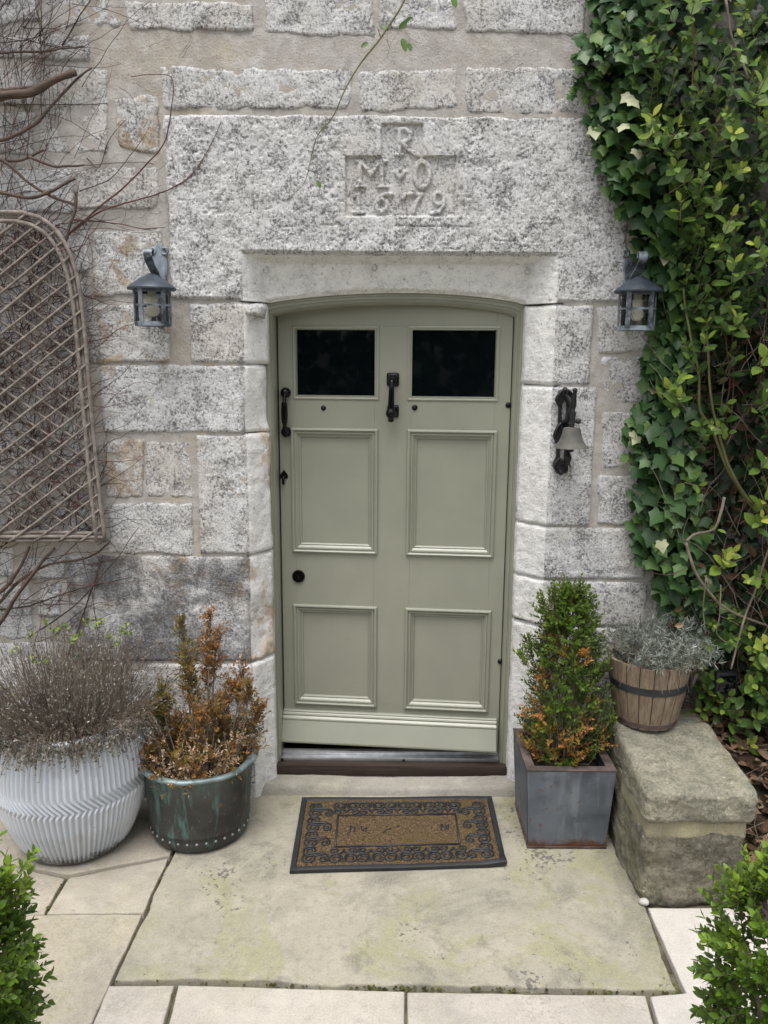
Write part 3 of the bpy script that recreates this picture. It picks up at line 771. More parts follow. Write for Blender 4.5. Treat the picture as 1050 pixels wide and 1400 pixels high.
# knocker
(s, z1_), (_, z0_) = D(537, 519, -.012), D(536, 566, -.03)
k = MB()
k.box(s - .022, s + .022, -.010, .001, z1_ - .024, z1_ + .024, .007); k.lathe([(0, .030), (.010, .028), (.015, .020), (.016, .010)], 16, (s, 0, z1_), 'y')
k.box(s - .020, s + .022, -.008, .001, z0_ - .014, z0_ + .030, .006)
k.tube(catmull([(s, -.018, z1_ + .004), (s - .001, -.036, z1_ - .002), (s - .001, -.044, z1_ - .022), (s - .002, -.044, (z1_ + z0_) / 2), (s - .003, -.043, z0_ + .020), (s - .003, -.042, z0_ + .004)], 5),
       np.interp(np.linspace(0, 1, 26), [0, .2, .35, .6, .85, 1], [.0085, .008, .0088, .0105, .0125, .014]), 14)
k.lathe([(0, .026), (.010, .024), (.013, .020), (.0135, .016), (.016, .013), (.0185, .006), (.018, -.003), (.014, -.010), (.009, -.013), (.0105, -.017), (.011, -.022), (.008, -.027), (0, -.029)], 18, (s - .003, -.042, z0_), 'z')
k.local('knocker', M['black'], door, 50)
# ================================================================== ground and paving
M['soil'] = mat_simple('dark_soil', (.055, .042, .03), .95, 0, (90, .9, .01), .4, .1)
M['joint'] = mat_simple('mossy_joint_mortar', (.115, .108, .07), .95, 0, (110, .8, .006), .35, .1)
def ground_sheet(name, x0, x1, y0, y1, z, mat, amp, res):
    xs = np.arange(x0, x1 + res / 2, res); ys = np.arange(y0, y1 + res / 2, res); X, Y = np.meshgrid(xs, ys)
    P = np.stack([X.ravel(), Y.ravel(), np.zeros(X.size)], 1); P[:, 2] = z + amp * fbm(P, 3, 3, 90)
    o = obj(name, P, gridF(len(xs), len(ys)), mat, None, 180); o['kind'] = 'structure'; return o
M['yard'] = mat_slab('gravelly_yard', (.20, .19, .16), (.14, .15, .09), .3, .4, .4)
gr = ground_sheet('ground', -30, 30, -30, 3, -.09, M['yard'], .01, 1.0)
gr['label'] = 'open ground stretching away from the house'
pav = ground_sheet('pavement', -2.6, 2.4, -4.2, .02, -.020, M['joint'], .010, .02)
pav['label'] = 'stone flag paving in front of the door'
M['slab_main'] = mat_slab('worn_buff_flagstone', (.335, .31, .245), (.275, .26, .20), .95, .6, .7, (.14, .135, .11), [tuple(G(300, 1192)[:2]) + (.20,), tuple(G(390, 1180)[:2]) + (.12,), tuple(G(200, 1330)[:2]) + (.06,), tuple(G(760, 1175)[:2]) + (.10,), tuple(G(860, 1300)[:2]) + (.08,), tuple(G(420, 1340)[:2]) + (.06,), tuple(G(720, 1345)[:2]) + (.08,)])
M['slab_left'] = mat_slab('pale_buff_flagstone', (.40, .36, .295), (.33, .295, .24), .3, .22, .42)
M['slab_front'] = mat_slab('pale_cut_flagstone', (.46, .425, .375), (.40, .37, .325), .25, .14, .28)
M['slab_white'] = mat_slab('new_pale_flagstone', (.54, .505, .465), (.49, .46, .425), .08, .05, .14)
def slab(poly, top, mat, seed, jit=.006, wear=.004, th=.05, label=None):
    P = np.array([G(x, y, 0.0)[:2] if True else 0 for x, y in poly]) if not isinstance(poly, np.ndarray) else poly
    pts = []
    for a, c in zip(P, np.roll(P, -1, 0)):
        L = np.linalg.norm(c - a); n = max(1, int(L / .022)); t = np.linspace(0, 1, n, endpoint=False)[:, None]
        pts.append(a + (c - a) * t)
    pts = np.concatenate(pts); p3 = np.c_[pts, np.full(len(pts), seed * 2.1)]
    pts = pts + jit * np.c_[fbm(p3, 18, 3, seed), fbm(p3 + 5, 18, 3, seed + 1)]
    # orientation
    ar = np.sum(pts[:, 0] * np.roll(pts[:, 1], -1) - np.roll(pts[:, 0], -1) * pts[:, 1])
    if ar < 0: pts = pts[::-1]
    bm = bmesh.new(); vs = [bm.verts.new((x, y, top)) for x, y in pts]; f = bm.faces.new(vs)
    ex = bmesh.ops.extrude_face_region(bm, geom=[f])
    top_f = [g for g in ex['geom'] if isinstance(g, bmesh.types.BMFace)][0]
    for v in f.verts: v.co.z = top - th
    bm.normal_update()
    bmesh.ops.bevel(bm, geom=list(top_f.edges), offset=wear, segments=3, profile=.5, affect='EDGES')
    bmesh.ops.triangulate(bm, faces=[q for q in bm.faces if len(q.verts) > 4])
    bm.verts.index_update()
    V = np.array([v.co[:] for v in bm.verts]); F = [[v.index for v in q.verts] for q in bm.faces]; bm.free()
    o = obj('paving_slab', V, F, mat, pav, 40)
    if label: o['label'] = label
    return o
slab([(283, 1086), (838, 1086), (846, 1160), (878, 1236), (924, 1354), (800, 1353), (640, 1349), (440, 1347), (300, 1340), (157, 1341), (202, 1245), (236, 1170)], .004, M['slab_main'], 11, .012, .006, .05, 'large worn buff flagstone before the door')
slab([(-420, 1086), (275, 1086), (231, 1168), (92, 1195), (30, 1182), (-420, 1178)], -.002, M['slab_left'], 12)
slab([(-420, 1182), (28, 1185), (88, 1200), (60, 1248), (-420, 1246)], -.004, M['slab_left'], 13)
slab([(95, 1200), (230, 1173), (196, 1248), (64, 1249)], .0, M['slab_left'], 14)
slab([(-420, 1251), (194, 1251), (154, 1336), (128, 1392), (63, 1520), (-420, 1520)], .002, M['slab_left'], 15)
slab([(147, 1346), (238, 1346), (222, 1400), (190, 1520), (72, 1520), (130, 1392)], -.002, M['slab_front'], 16, .003, .005)
slab([(244, 1346), (450, 1352), (553, 1355), (553, 1520), (200, 1520), (230, 1402)], .0, M['slab_front'], 17, .003, .005)
slab([(557, 1355), (790, 1359), (882, 1359), (897, 1412), (935, 1520), (558, 1520)], -.001, M['slab_front'], 18, .003, .005)
slab([(886, 1241), (1450, 1241), (1450, 1520), (943, 1520), (905, 1412), (889, 1362), (938, 1357)], .0, M['slab_white'], 19, .002, .004, .05, 'smooth pale new flagstone below the stone block')
yb = G(500, 1520, 0)[1] - .012
rg = random.Random(3); y = yb
while y > -4.1:
    hgt = rg.uniform(.38, .55); x = -2.5
    while x < 2.3:
        w = rg.uniform(.45, .8)
        slab(np.array([(x, y - hgt), (x + w - .012, y - hgt), (x + w - .012, y), (x, y)]), rg.uniform(-.004, .002), M['slab_left'] if rg.random() < .5 else M['slab_front'], rg.randrange(999), .004)
        x += w
    y -= hgt + .012
# moss and grit lodged in the joints round the big flag
def moss():
    rm = np.random.default_rng(5); V = []; F = []; n = 0
    L = [((157, 1343), (300, 1342)), ((300, 1342), (440, 1349)), ((440, 1349), (700, 1352)), ((700, 1352), (926, 1356)), ((202, 1247), (157, 1341)), ((236, 1172), (202, 1247)), ((880, 1240), (924, 1352)), ((846, 1164), (880, 1240)), ((92, 1198), (62, 1248)), ((241, 1346), (226, 1400))]
    for (a, c) in L:
        pa, pc = G(*a), G(*c); m = int(np.linalg.norm(pc - pa) / .0035)
        for k in range(m):
            t = rm.random(); p = pa + (pc - pa) * t; dens = vnoise(np.array([p * 9]), 3)[0]
            if rm.random() > .35 + .6 * dens: continue
            r = rm.uniform(.0025, .006) * (1.3 if dens > .3 else 1); p = p + np.array([rm.normal() * .005, rm.normal() * .004, -.006 + rm.uniform(0, .006)])
            d = rm.normal(size=(5, 3)) * [r, r, r * .6]; V += [p + np.array([0, 0, r * .8])] + [p + np.array([r * math.cos(q * 1.257), r * math.sin(q * 1.257), -.001]) + d[q] * .35 for q in range(5)]
            F += [(n, n + 1 + q, n + 1 + (q + 1) % 5) for q in range(5)]; n += 6
    o = obj('joint_moss', np.array(V), np.array(F), mat_simple('dark_moss', (.060, .062, .024), .95, 0, (200, .6, .002), .6, .1), pav, 180); o['kind'] = 'stuff'
moss()
# small pebble by the corner of the big flag
M['pebble'] = mat_simple('white_pebble', (.40, .39, .37), .7)
def pebble(name, c, r, sq=.7, seed=1, mat=None):
    bm = bmesh.new(); bmesh.ops.create_icosphere(bm, subdivisions=3, radius=1)
    V = np.array([v.co[:] for v in bm.verts]); F = [[v.index for v in f.verts] for f in bm.faces]; bm.free()
    V = V * (1 + .16 * fbm(V + seed, 1.4, 2, seed))[:, None] * np.array([r, r * .9, r * sq]) + np.array(c); return obj(name, V, F, mat or M['pebble'], None, 180, None, c)
c = G(880, 1238, 0); tag(pebble('pebble', (c[0], c[1], .012), .015), 'small round white pebble at the corner of the stone block', 'pebble')

# ------------------------------------------------------------------ stone mounting block on the right
def mat_block(name, a, c2, dk, lich):
    b = NB(name)
    big = b.noise(5, 5, .65); mid = b.noise(22, 6, .7); fine = b.noise(110, 6, .8)
    sep = b.n('ShaderNodeSeparateXYZ'); b.l(b.geo.outputs['Normal'], sep.inputs[0])
    c = b.mix(b.rng(big, .35, .65), a, c2)
    c = b.mix(b.math('MULTIPLY', b.rng(mid, .45, .62), .7), c, dk)
    c = b.mix(b.math('MULTIPLY', b.rng(b.noise(3.5, 5, .7), .5, .7), .5), c, (.20, .20, .10))
    c = b.mix(b.math('MULTIPLY', b.rng(fine, .52, .64), .7), c, tuple(x * .35 for x in c2))
    c = b.mix(b.math('MULTIPLY', b.rng(fine, .46, .36), .55), c, tuple(min(.8, x * 1.5) for x in a))
    c = b.mix(b.math('MULTIPLY', b.rng(b.math('ADD', b.voro(26), b.math('MULTIPLY', b.noise(5, 2), .5)), .36, .28), lich), c, (.52, .51, .46))
    n1 = b.bump(mid, .9, .014); n2 = b.bump(fine, .8, .006, n1)
    return b.done(c, .92, n2, spec=.2)
M['block'] = mat_block('lichened_sandstone', (.32, .30, .23), (.24, .23, .18), (.15, .15, .115), .5)
M['block_low'] = mat_block('dark_lichened_sandstone', (.24, .22, .17), (.145, .135, .105), (.08, .075, .058), .8)
M['block_mortar'] = mat_slab('yellow_bedding_mortar', (.36, .325, .21), (.27, .245, .155), .4, .4, .35)
def rough_box(x0, x1, y0, y1, z0, z1, seed, amp=.010, res=.016, skew=None, rnd=.03):
    bm = bmesh.new(); bmesh.ops.create_cube(bm, size=2)
    n = int(max(x1 - x0, y1 - y0, z1 - z0) / res)
    bmesh.ops.subdivide_edges(bm, edges=list(bm.edges), cuts=max(2, n), use_grid_fill=True)
    V = np.array([v.co[:] for v in bm.verts]); F = [[v.index for v in f.verts] for f in bm.faces]; bm.free()
    half = np.array([(x1 - x0) / 2, (y1 - y0) / 2, (z1 - z0) / 2]); c = np.array([(x0 + x1) / 2, (y0 + y1) / 2, (z0 + z1) / 2])
    P = V * half; inn = np.clip(P, -(half - rnd), half - rnd); d = P - inn; L = np.linalg.norm(d, axis=1)
    P = np.where((L > 1e-9)[:, None], inn + d / (L + 1e-12)[:, None] * np.minimum(L, rnd)[:, None], P)
    Nn = d / (L + 1e-9)[:, None]
    P = P + c
    if skew: P = skew(P, V)
    P = P + Nn * (amp * fbm(P, 11, 3, seed) + amp * .5 * fbm(P, 45, 3, seed + 1))[:, None]
    return P, F
BX0, BX1, BF = .782, 1.095, -.572
blk = thing('stone_block', 'stepped block of lichened sandstone beside the square planter', 'stone block', ((BX0 + BX1) / 2, -.28, 0))
def sk(P, V):
    P = P.copy(); t = (P[:, 1] - BF) / (-BF); up = np.clip((P[:, 2] - .27) / .11, 0, 1)
    P[:, 2] += up * .030 * t; P[:, 0] += .022 * t * np.clip(P[:, 2] / .38, 0, 1) ; return P
V, F = rough_box(BX0 - .006, BX1 + .012, BF - .012, -.006, .262, .370, 31, .012, .015, sk, .024); obj('cap_stone', V, F, M['block'], blk, 180)
V, F = rough_box(BX0 + .006, BX1 - .004, BF + .006, -.008, .205, .285, 32, .006, .02, None, .012); obj('bedding_mortar', V, F, M['block_mortar'], blk, 180)
V, F = rough_box(BX0, BX1, BF, -.006, -.03, .232, 33, .016, .015, None, .03); obj('base_stone', V, F, M['block_low'], blk, 180)
# planting bed to the right of the block
bed = ground_sheet('flower_bed', 1.085, 2.2, -.62, -.01, .10, M['soil'], .03, .02)
for v in bed.data.vertices: v.co.z += .24 * smooth(-.50, -.08, v.co.y); bed['label'] = 'raised dark soil bed below the climbers'
M['edging'] = mat_simple('dark_edging_brick', (.07, .05, .045), .8, 0, (60, .6, .004), .3)
ed = thing('bed_edging', 'dark weathered brick edging the planting bed', 'edging', (1.6, -.64, 0))
for k in range(5):
    V, F = rough_box(1.105 + k * .225, 1.105 + k * .225 + .215, -.70, -.60, -.02, .085 + .006 * (k % 2), 60 + k, .005, .02, None, .012); obj('brick', V, F, M['edging'], ed, 180)

# ------------------------------------------------------------------ door mat
def doormat():
    c = [G(413, 1096), G(672, 1094), G(693, 1188), G(396, 1197)]; c = np.array(c)[:, :2]
    ctr = c.mean(0); root = thing('doormat', 'brown coir doormat with black rubber scroll border lying before the door', 'doormat', (ctr[0], ctr[1], .0))
    def m(u, v, z):
        p = (1 - u) * (1 - v) * c[3] + u * (1 - v) * c[2] + u * v * c[1] + (1 - u) * v * c[0]; return (p[0], p[1], z)
    L, H = .73, .44
    z0 = .008
    b_ = NB('coir'); f = b_.noise(150, 5, .75); f2 = b_.noise(9, 3)
    cc = b_.mix(b_.rng(f, .35, .68), (.045, .030, .018), (.205, .14, .080)); cc = b_.mix(b_.math('MULTIPLY', b_.rng(f2, .45, .7), .5), cc, (.11, .085, .035))
    M['coir'] = b_.done(cc, .95, b_.bump(f, 1.0, .008), spec=.1)
    M['rubber'] = mat_simple('grey_black_rubber', (.014, .0155, .019), .55, 0, (140, .3, .001), .3)
    n1, n2 = 150, 90
    U, Vv = np.meshgrid(np.linspace(.015, .985, n1), np.linspace(.02, .98, n2)); P = np.array([m(u, v, 0) for u, v in zip(U.ravel(), Vv.ravel())])
    P[:, 2] = z0 + .007 + .0022 * fbm(P, 260, 2, 95) + .0012 * fbm(P, 60, 2, 96)
    obj('coir_pile', P, gridF(n1, n2), M['coir'], root, 180)
    # rubber rim with a curled corner
    b = MB(); prof = [(0, 0, .000), (0, 0, .011), (.006, .006, .0135), (.017, .017, .0135), (.021, .021, .008)]
    V = []
    N = 24
    rim = [(t, 0) for t in np.linspace(0, 1, N, endpoint=False)] + [(1, t) for t in np.linspace(0, 1, N, endpoint=False)] + [(1 - t, 1) for t in np.linspace(0, 1, N, endpoint=False)] + [(0, 1 - t) for t in np.linspace(0, 1, N, endpoint=False)]
    mm = len(rim)
    for (a, _, z) in prof:
        for (u, v) in rim:
            uu = a / L + u * (1 - 2 * a / L); vv = a / H + v * (1 - 2 * a / H)
            lift = .010 * max(0, (u - .9) / .1) * max(0, (.12 - v) / .12)
            V.append(m(uu, vv, .006 + z + lift + .0012 * math.sin(u * 9 + v * 7)))
    F = [(i * mm + k, i * mm + (k + 1) % mm, (i + 1) * mm + (k + 1) % mm, (i + 1) * mm + k) for i in range(len(prof) - 1) for k in range(mm)]
    b.add(V, F); b.build('rim', M['rubber'], root, 40)
    # inner border and scroll work
    b = MB(); zr = z0 + .0085
    def rib(pts, r=.0032):
        P_ = np.array([m(p[0] / L, p[1] / H, zr) for p in pts]); b.tube(P_, r, 5, True)
    x0, x1, y0, y1 = .145, L - .150, .125, H - .125
    rib([(x0, y0), (x1, y0)], .0036); rib([(x1, y0), (x1, y1)], .0036); rib([(x1, y1), (x0, y1)], .0036); rib([(x0, y1), (x0, y0)], .0036)
    def spiral(cx, cy, r, a0, turns, tail=None):
        n = 26; pts = [(cx + r * (1 - .75 * t) * math.cos(a0 + turns * 2 * math.pi * t), cy + r * (1 - .75 * t) * math.sin(a0 + turns * 2 * math.pi * t)) for t in np.linspace(0, 1, n)]
        if tail: pts = [tail] + pts
        rib(pts, .0028)
    def vol(cx, cy, r, a0, dirn, turns=1.55, tail=None):
        n = 26; pts = [(cx + r * (1 - .78 * t) * math.cos(a0 + dirn * turns * 2 * math.pi * t), cy + r * (1 - .78 * t) * math.sin(a0 + dirn * turns * 2 * math.pi * t)) for t in np.linspace(0, 1, n)]
        if tail:
            p0 = np.array(tail); p1 = np.array(pts[0]); tg = np.array([-math.sin(a0), math.cos(a0)]) * dirn; c1 = p1 - tg * np.linalg.norm(p1 - p0) * .6
            pts = [tuple((1 - t) ** 2 * p0 + 2 * t * (1 - t) * c1 + t * t * p1) for t in np.linspace(0, 1, 9)[:-1]] + pts
        rib(pts, .0035)
    for sg, yy in ((1, .072), (-1, H - .072)):
        xs = np.linspace(.175, L - .175, 5)
        for k, x in enumerate(xs):
            m_ = 1 if k < 2 else (-1 if k > 2 else 0)
            vol(x - .026, yy - sg * .014, .025, math.pi / 2 * sg, sg, 1.5, (x, yy + sg * .034)); vol(x + .026, yy - sg * .014, .025, math.pi / 2 * sg, -sg, 1.5, (x, yy + sg * .034))
            vol(x - .030, yy + sg * .030, .017, -math.pi / 2 * sg, -sg, 1.2, (x - .005, yy - sg * .030)); vol(x + .030, yy + sg * .030, .017, -math.pi / 2 * sg, sg, 1.2, (x + .005, yy - sg * .030))
    for sg, xx in ((1, .078), (-1, L - .080)):
        for k, y in enumerate(np.linspace(.085, H - .085, 4)):
            vol(xx - sg * .018, y - .022, .024, math.pi * (sg > 0) , sg, 1.5, (xx + sg * .036, y)); vol(xx - sg * .018, y + .022, .024, math.pi * (sg > 0), -sg, 1.5, (xx + sg * .036, y))
            vol(xx + sg * .030, y - .026, .016, 0 if sg > 0 else math.pi, -sg, 1.2, (xx - sg * .03, y)); 
    b.build('scroll_work', M['rubber'], root, 180)
    # worn remains of the rubber lettering
    b = MB()
    for (u, v, w, h, s) in ((.262, .50, .004, .060, 0), (.275, .54, .016, .005, 1), (.283, .515, .004, .03, 0), (.318, .53, .004, .030, 2), (.330, .52, .018, .005, 1), (.342, .51, .004, .026, 0), (.452, .51, .020, .004, 1), (.430, .47, .012, .004, 1), (.50, .55, .012, .004, 0), (.712, .52, .005, .034, 0), (.724, .53, .004, .030, 2), (.736, .52, .004, .034, 0), (.748, .53, .005, .028, 0)):
        p = [(u * L - w / 2 + .008 * (s == 2), v * H - h / 2), (u * L + w / 2 - .004 * (s == 2), v * H + h / 2)]
        if w > h: p = [(u * L - w / 2, v * H - .003), (u * L + w / 2, v * H + .003)]
        rib([p[0], ((p[0][0] + p[1][0]) / 2 + .001, (p[0][1] + p[1][1]) / 2), p[1]], .0026)
    b.build('worn_lettering', M['rubber'], root, 180)
doormat()
# ================================================================== pots
def glaze():
    b = NB('pale_blue_white_glaze')
    sep = b.n('ShaderNodeSeparateXYZ'); b.l(b.geo.outputs['Position'], sep.inputs[0])
    v = b.noise(7, 4); st = b.noise(26, 5, .65, stretch=(1, 1, .35))
    c = b.mix(b.rng(v, .3, .7), (.60, .63, .67), (.54, .58, .64))
    c = b.mix(b.math('MULTIPLY', b.rng(st, .53, .68), .5), c, (.36, .36, .35))
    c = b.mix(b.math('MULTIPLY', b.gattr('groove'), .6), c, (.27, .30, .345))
    dn = b.math('ADD', sep.outputs[2], b.math('MULTIPLY', b.math('SUBTRACT', b.noise(30, 5, .7), .5), .09))
    c = b.mix(b.rng(dn, .055, .008), c, (.07, .065, .055))
    c = b.mix(b.math('MULTIPLY', b.rng(b.noise(55, 4, .7), .66, .74), .6), c, (.20, .20, .19))
    return b.done(c, .33, b.bump(st, .2, .002), spec=.5)
M['glaze'] = glaze()
WPX, WPY = -1.035, -.262
def white_pot():
    root = thing('ribbed_pot', 'large white glazed pot with zigzag ribs beside the copper pot', 'pot', (WPX, WPY, 0))
    hts = [0, .006, .02, .07, .14, .21, .27, .32, .37, .41, .44]; rad = [.150, .164, .171, .195, .222, .238, .243, .241, .234, .226, .220]
    nz, na, ribs = 110, 640, 80
    z = np.linspace(.0, .44, nz); 
    from_r = np.interp(z, hts, rad)
    for _ in range(3): from_r[1:-1] = (from_r[:-2] + 2 * from_r[1:-1] + from_r[2:]) / 4
    a = np.linspace(0, 2 * math.pi, na, endpoint=False)
    Z, A = np.meshgrid(z, a, indexing='ij'); Rr = np.repeat(from_r[:, None], na, 1)
    zig = np.interp(Z, [0, .212, .226, .252, .266, .276, .44], [0, 0, -.9, 1.2, 2.2, 2.4, 2.4]) * 2 * math.pi * .62
    P0 = np.stack([np.cos(A).ravel(), np.sin(A).ravel(), Z.ravel() * 3], 1)
    ph = A * ribs + zig + .5 * fbm(P0, 2.2, 2, 5).reshape(Z.shape)
    wv = np.cos(ph); rib = np.sign(wv) * np.abs(wv) ** .8
    amp = .0042 * smooth(.004, .03, Z) * (1 - smooth(.415, .43, Z))
    Rr = Rr + amp * rib + .003 * fbm(P0, 2, 2, 8).reshape(Z.shape)
    V = np.stack([WPX + Rr * np.cos(A), WPY + Rr * np.sin(A), Z], 2).reshape(-1, 3)
    i, j = np.meshgrid(np.arange(nz - 1), np.arange(na), indexing='ij'); i = i.ravel(); j = j.ravel(); j2 = (j + 1) % na
    F = np.stack([i * na + j, i * na + j2, (i + 1) * na + j2, (i + 1) * na + j], 1)
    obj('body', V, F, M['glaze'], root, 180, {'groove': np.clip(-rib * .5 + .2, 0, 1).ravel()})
    b = MB(); b.lathe([(.218, .432), (.226, .436), (.230, .446), (.226, .456), (.214, .458), (.204, .450), (.202, .40), (.18, .34)], 72, (WPX, WPY, 0)); b.build('rim', M['glaze'], root, 180)
    b = MB(); b.lathe([(.208, .40), (.15, .41), (.07, .418), (.001, .42)], 40, (WPX, WPY, 0)); b.build('compost', M['soil'], root, 180)
white_pot()

def copper():
    b = NB('verdigris_copper')
    sep = b.n('ShaderNodeSeparateXYZ'); b.l(b.geo.outputs['Position'], sep.inputs[0])
    v = b.noise(6, 5, .6); st = b.noise(26, 6, .7, stretch=(1, 1, .16), dist=.4); sp = b.noise(60, 5, .7)
    c = b.mix(b.rng(v, .3, .7), (.035, .036, .034), (.085, .082, .076))
    c = b.mix(b.math('MULTIPLY', b.rng(st, .50, .66), .65), c, (.13, .29, .27))
    c = b.mix(b.math('MULTIPLY', b.rng(b.noise(9, 3), .60, .66), .75), c, (.17, .10, .065))
    c = b.mix(b.math('MULTIPLY', b.rng(sp, .62, .72), .45), c, (.32, .36, .35))
    h = b.math('ADD', sep.outputs[2], b.math('MULTIPLY', b.math('SUBTRACT', st, .5), .12))
    c = b.mix(b.math('MULTIPLY', b.rng(h, .20, .29), .5), c, (.16, .24, .235))
    return b.done(c, b.rng(v, .3, .7, .42, .62), b.bump(b.math('ADD', v, b.math('MULTIPLY', sp, .3)), .35, .004), .45, .5)
M['copper'] = copper()
M['rivet'] = mat_simple('grey_rivet_metal', (.22, .25, .25), .5, .5)
CPX, CPY, CPH = -.628, -.205, .285
def copper_pot():
    root = thing('copper_pot', 'round riveted verdigris copper pot beside the doorway', 'pot', (CPX, CPY, 0))
    prof = [(.001, .0), (.140, .001), (.155, .006), (.164, .020), (.1675, .040), (.168, .058), (.1705, .060), (.1710, .066), (.1705, .071), (.171, .09), (.176, .16), (.181, .22), (.185, .268), (.187, .272)]
    n = 96; V, F = lathe(prof, n); V = np.array(V)
    a = np.arctan2(V[:, 1], V[:, 0]); k = 1 + .010 * fbm(np.c_[np.cos(a) * 1.3, np.sin(a) * 1.3, V[:, 2] * 4], 1.5, 3, 3)
    V[:, :2] *= k[:, None]; V = V + np.array([CPX, CPY, .006]); obj('body', V, F, M['copper'], root, 50)
    V, F = lathe([(.184, .266), (.194, .268), (.203, .274), (.205, .280), (.201, .286), (.190, .287), (.181, .283), (.178, .26), (.172, .20)], n); V = np.array(V)
    a = np.arctan2(V[:, 1], V[:, 0]); pp = np.c_[np.cos(a) * 3, np.sin(a) * 3, V[:, 2] * 0]
    V[:, :2] *= (1 + .014 * fbm(pp, 1.6, 3, 4))[:, None]; V[:, 2] += .005 * fbm(pp, 1.3, 3, 6)
    M['copper_rim'] = mat_simple('grey_green_rolled_rim', (.20, .26, .265), .5, .4, (50, .4, .003), .35)
    obj('rim', V + np.array([CPX, CPY, .006]), F, M['copper_rim'], root, 180)
    for q in range(34):
        an = 2 * math.pi * (q + .3) / 34
        c = np.array([CPX + .1672 * math.cos(an), CPY + .1672 * math.sin(an), .042 + .006])
        b = MB(); V, F = lathe([(.0, .0045), (.0030, .0038), (.0050, .0015), (.0056, -.002)], 8); V = np.array(V)
        d = np.array([math.cos(an), math.sin(an), 0]); t = np.array([-math.sin(an), math.cos(an), 0])
        V = V[:, :1] * t + V[:, 1:2] * np.array([0, 0, 1.]) + V[:, 2:] * d + c; obj('rivet', V, F, M['rivet'], root, 60)
    b = MB(); b.lathe([(.178, .225), (.10, .236), (.001, .240)], 40, (CPX, CPY, 0)); b.build('compost', M['soil'], root, 180)
copper_pot()

def leadmat():
    b = NB('blue_grey_painted_steel')
    sep = b.n('ShaderNodeSeparateXYZ'); b.l(b.geo.outputs['Position'], sep.inputs[0])
    v = b.noise(5, 5, .6); st = b.noise(30, 4, .6, stretch=(1, 1, .12)); sp = b.noise(24, 6, .75)
    c = b.mix(b.rng(v, .3, .7), (.065, .076, .094), (.135, .15, .175))
    c = b.mix(b.math('MULTIPLY', b.rng(st, .46, .7), .5), c, (.24, .26, .28))
    c = b.mix(b.math('MULTIPLY', b.rng(b.noise(13, 5, .7), .5, .7), .6), c, (.05, .055, .065))
    h = b.math('ADD', sep.outputs[2], b.math('MULTIPLY', b.math('SUBTRACT', b.noise(28, 5, .7), .5), .10))
    rust = b.math('MAXIMUM', b.rng(h, .045, .012), b.math('MULTIPLY', b.rng(sp, .60, .66), .85))
    c = b.mix(rust, c, b.mix(b.noise(60, 4), (.15, .055, .026), (.055, .022, .014)))
    return b.done(c, b.rng(v, .3, .7, .42, .6), b.bump(b.math('ADD', v, b.math('MULTIPLY', sp, .4)), .3, .003), .1, .45)
M['steel'] = leadmat(); M['rust'] = mat_simple('rusted_steel_edge', (.085, .062, .055), .8, .1, (70, .5, .003), .5)
def square_planter():
    x0, x1, y0, y1, h = .474, .764, -.325, -.028, .292
    root = thing('square_planter', 'square blue grey steel planter with rusty base at the door jamb', 'planter', ((x0 + x1) / 2, (y0 + y1) / 2, 0))
    t = .020; tp = .016
    def wallp(pts, name='side_panel'):
        b = MB(); V = [(x, y, z) for (x, y, z) in pts]; b.add(V, [(0, 1, 2, 3), (7, 6, 5, 4), (0, 4, 5, 1), (1, 5, 6, 2), (2, 6, 7, 3), (3, 7, 4, 0)])
        V = np.concatenate(b.V); return b
    zb, zt = .010, h
    def quad(ax, ay, bx, by, inx, iny):                     # outer bottom edge a-b tapering in towards the ground
        def o(x, y, z):
            k = (1 - (z - zb) / (zt - zb)) * tp; cx, cy = (x0 + x1) / 2, (y0 + y1) / 2
            return (x - k * np.sign(x - cx), y - k * np.sign(y - cy), z)
        A, B_, C, D_ = o(ax, ay, zb), o(bx, by, zb), o(bx, by, zt), o(ax, ay, zt)
        return [A, B_, C, D_] + [(p[0] + inx, p[1] + iny, p[2]) for p in (A, B_, C, D_)]
    for (q, nm) in ((quad(x0, y0, x1, y0, 0, t), 'front_panel'), (quad(x1, y0 + .001, x1, y1, -t, 0), 'side_panel'), (quad(x1 - .001, y1, x0 + .001, y1, 0, -t), 'back_panel'), (quad(x0, y1, x0, y0 + .001, t, 0), 'side_panel')):
        wallp(q).build(nm, M['steel'], root, 30)
    b = MB(); e = .028
    b.box(x0 - .002, x1 + .002, y0 - .002, y0 + e, zt, zt + .006, .002); b.box(x0 - .002, x1 + .002, y1 - e, y1 + .002, zt, zt + .006, .002)
    b.box(x0 - .002, x0 + e, y0 + e, y1 - e, zt + .0004, zt + .0056, .002); b.box(x1 - e, x1 + .002, y0 + e, y1 - e, zt + .0004, zt + .0056, .002); b.build('rim', M['rust'], root)
    b = MB(); b.box(x0 + .024, x1 - .024, y0 + .024, y1 - .024, .02, .022); b.box(x0 + .012, x1 - .012, y0 + .012, y1 - .012, .0065, .012); b.build('base', M['rust'], root)
    n = 24; U, Vv = np.meshgrid(np.linspace(x0 + .015, x1 - .015, n), np.linspace(y0 + .015, y1 - .015, n)); P = np.stack([U.ravel(), Vv.ravel(), 0 * U.ravel()], 1); P[:, 2] = .245 + .012 * fbm(P, 14, 3, 7)
    obj('compost', P, gridF(n, n), M['soil'], root, 180)
square_planter()

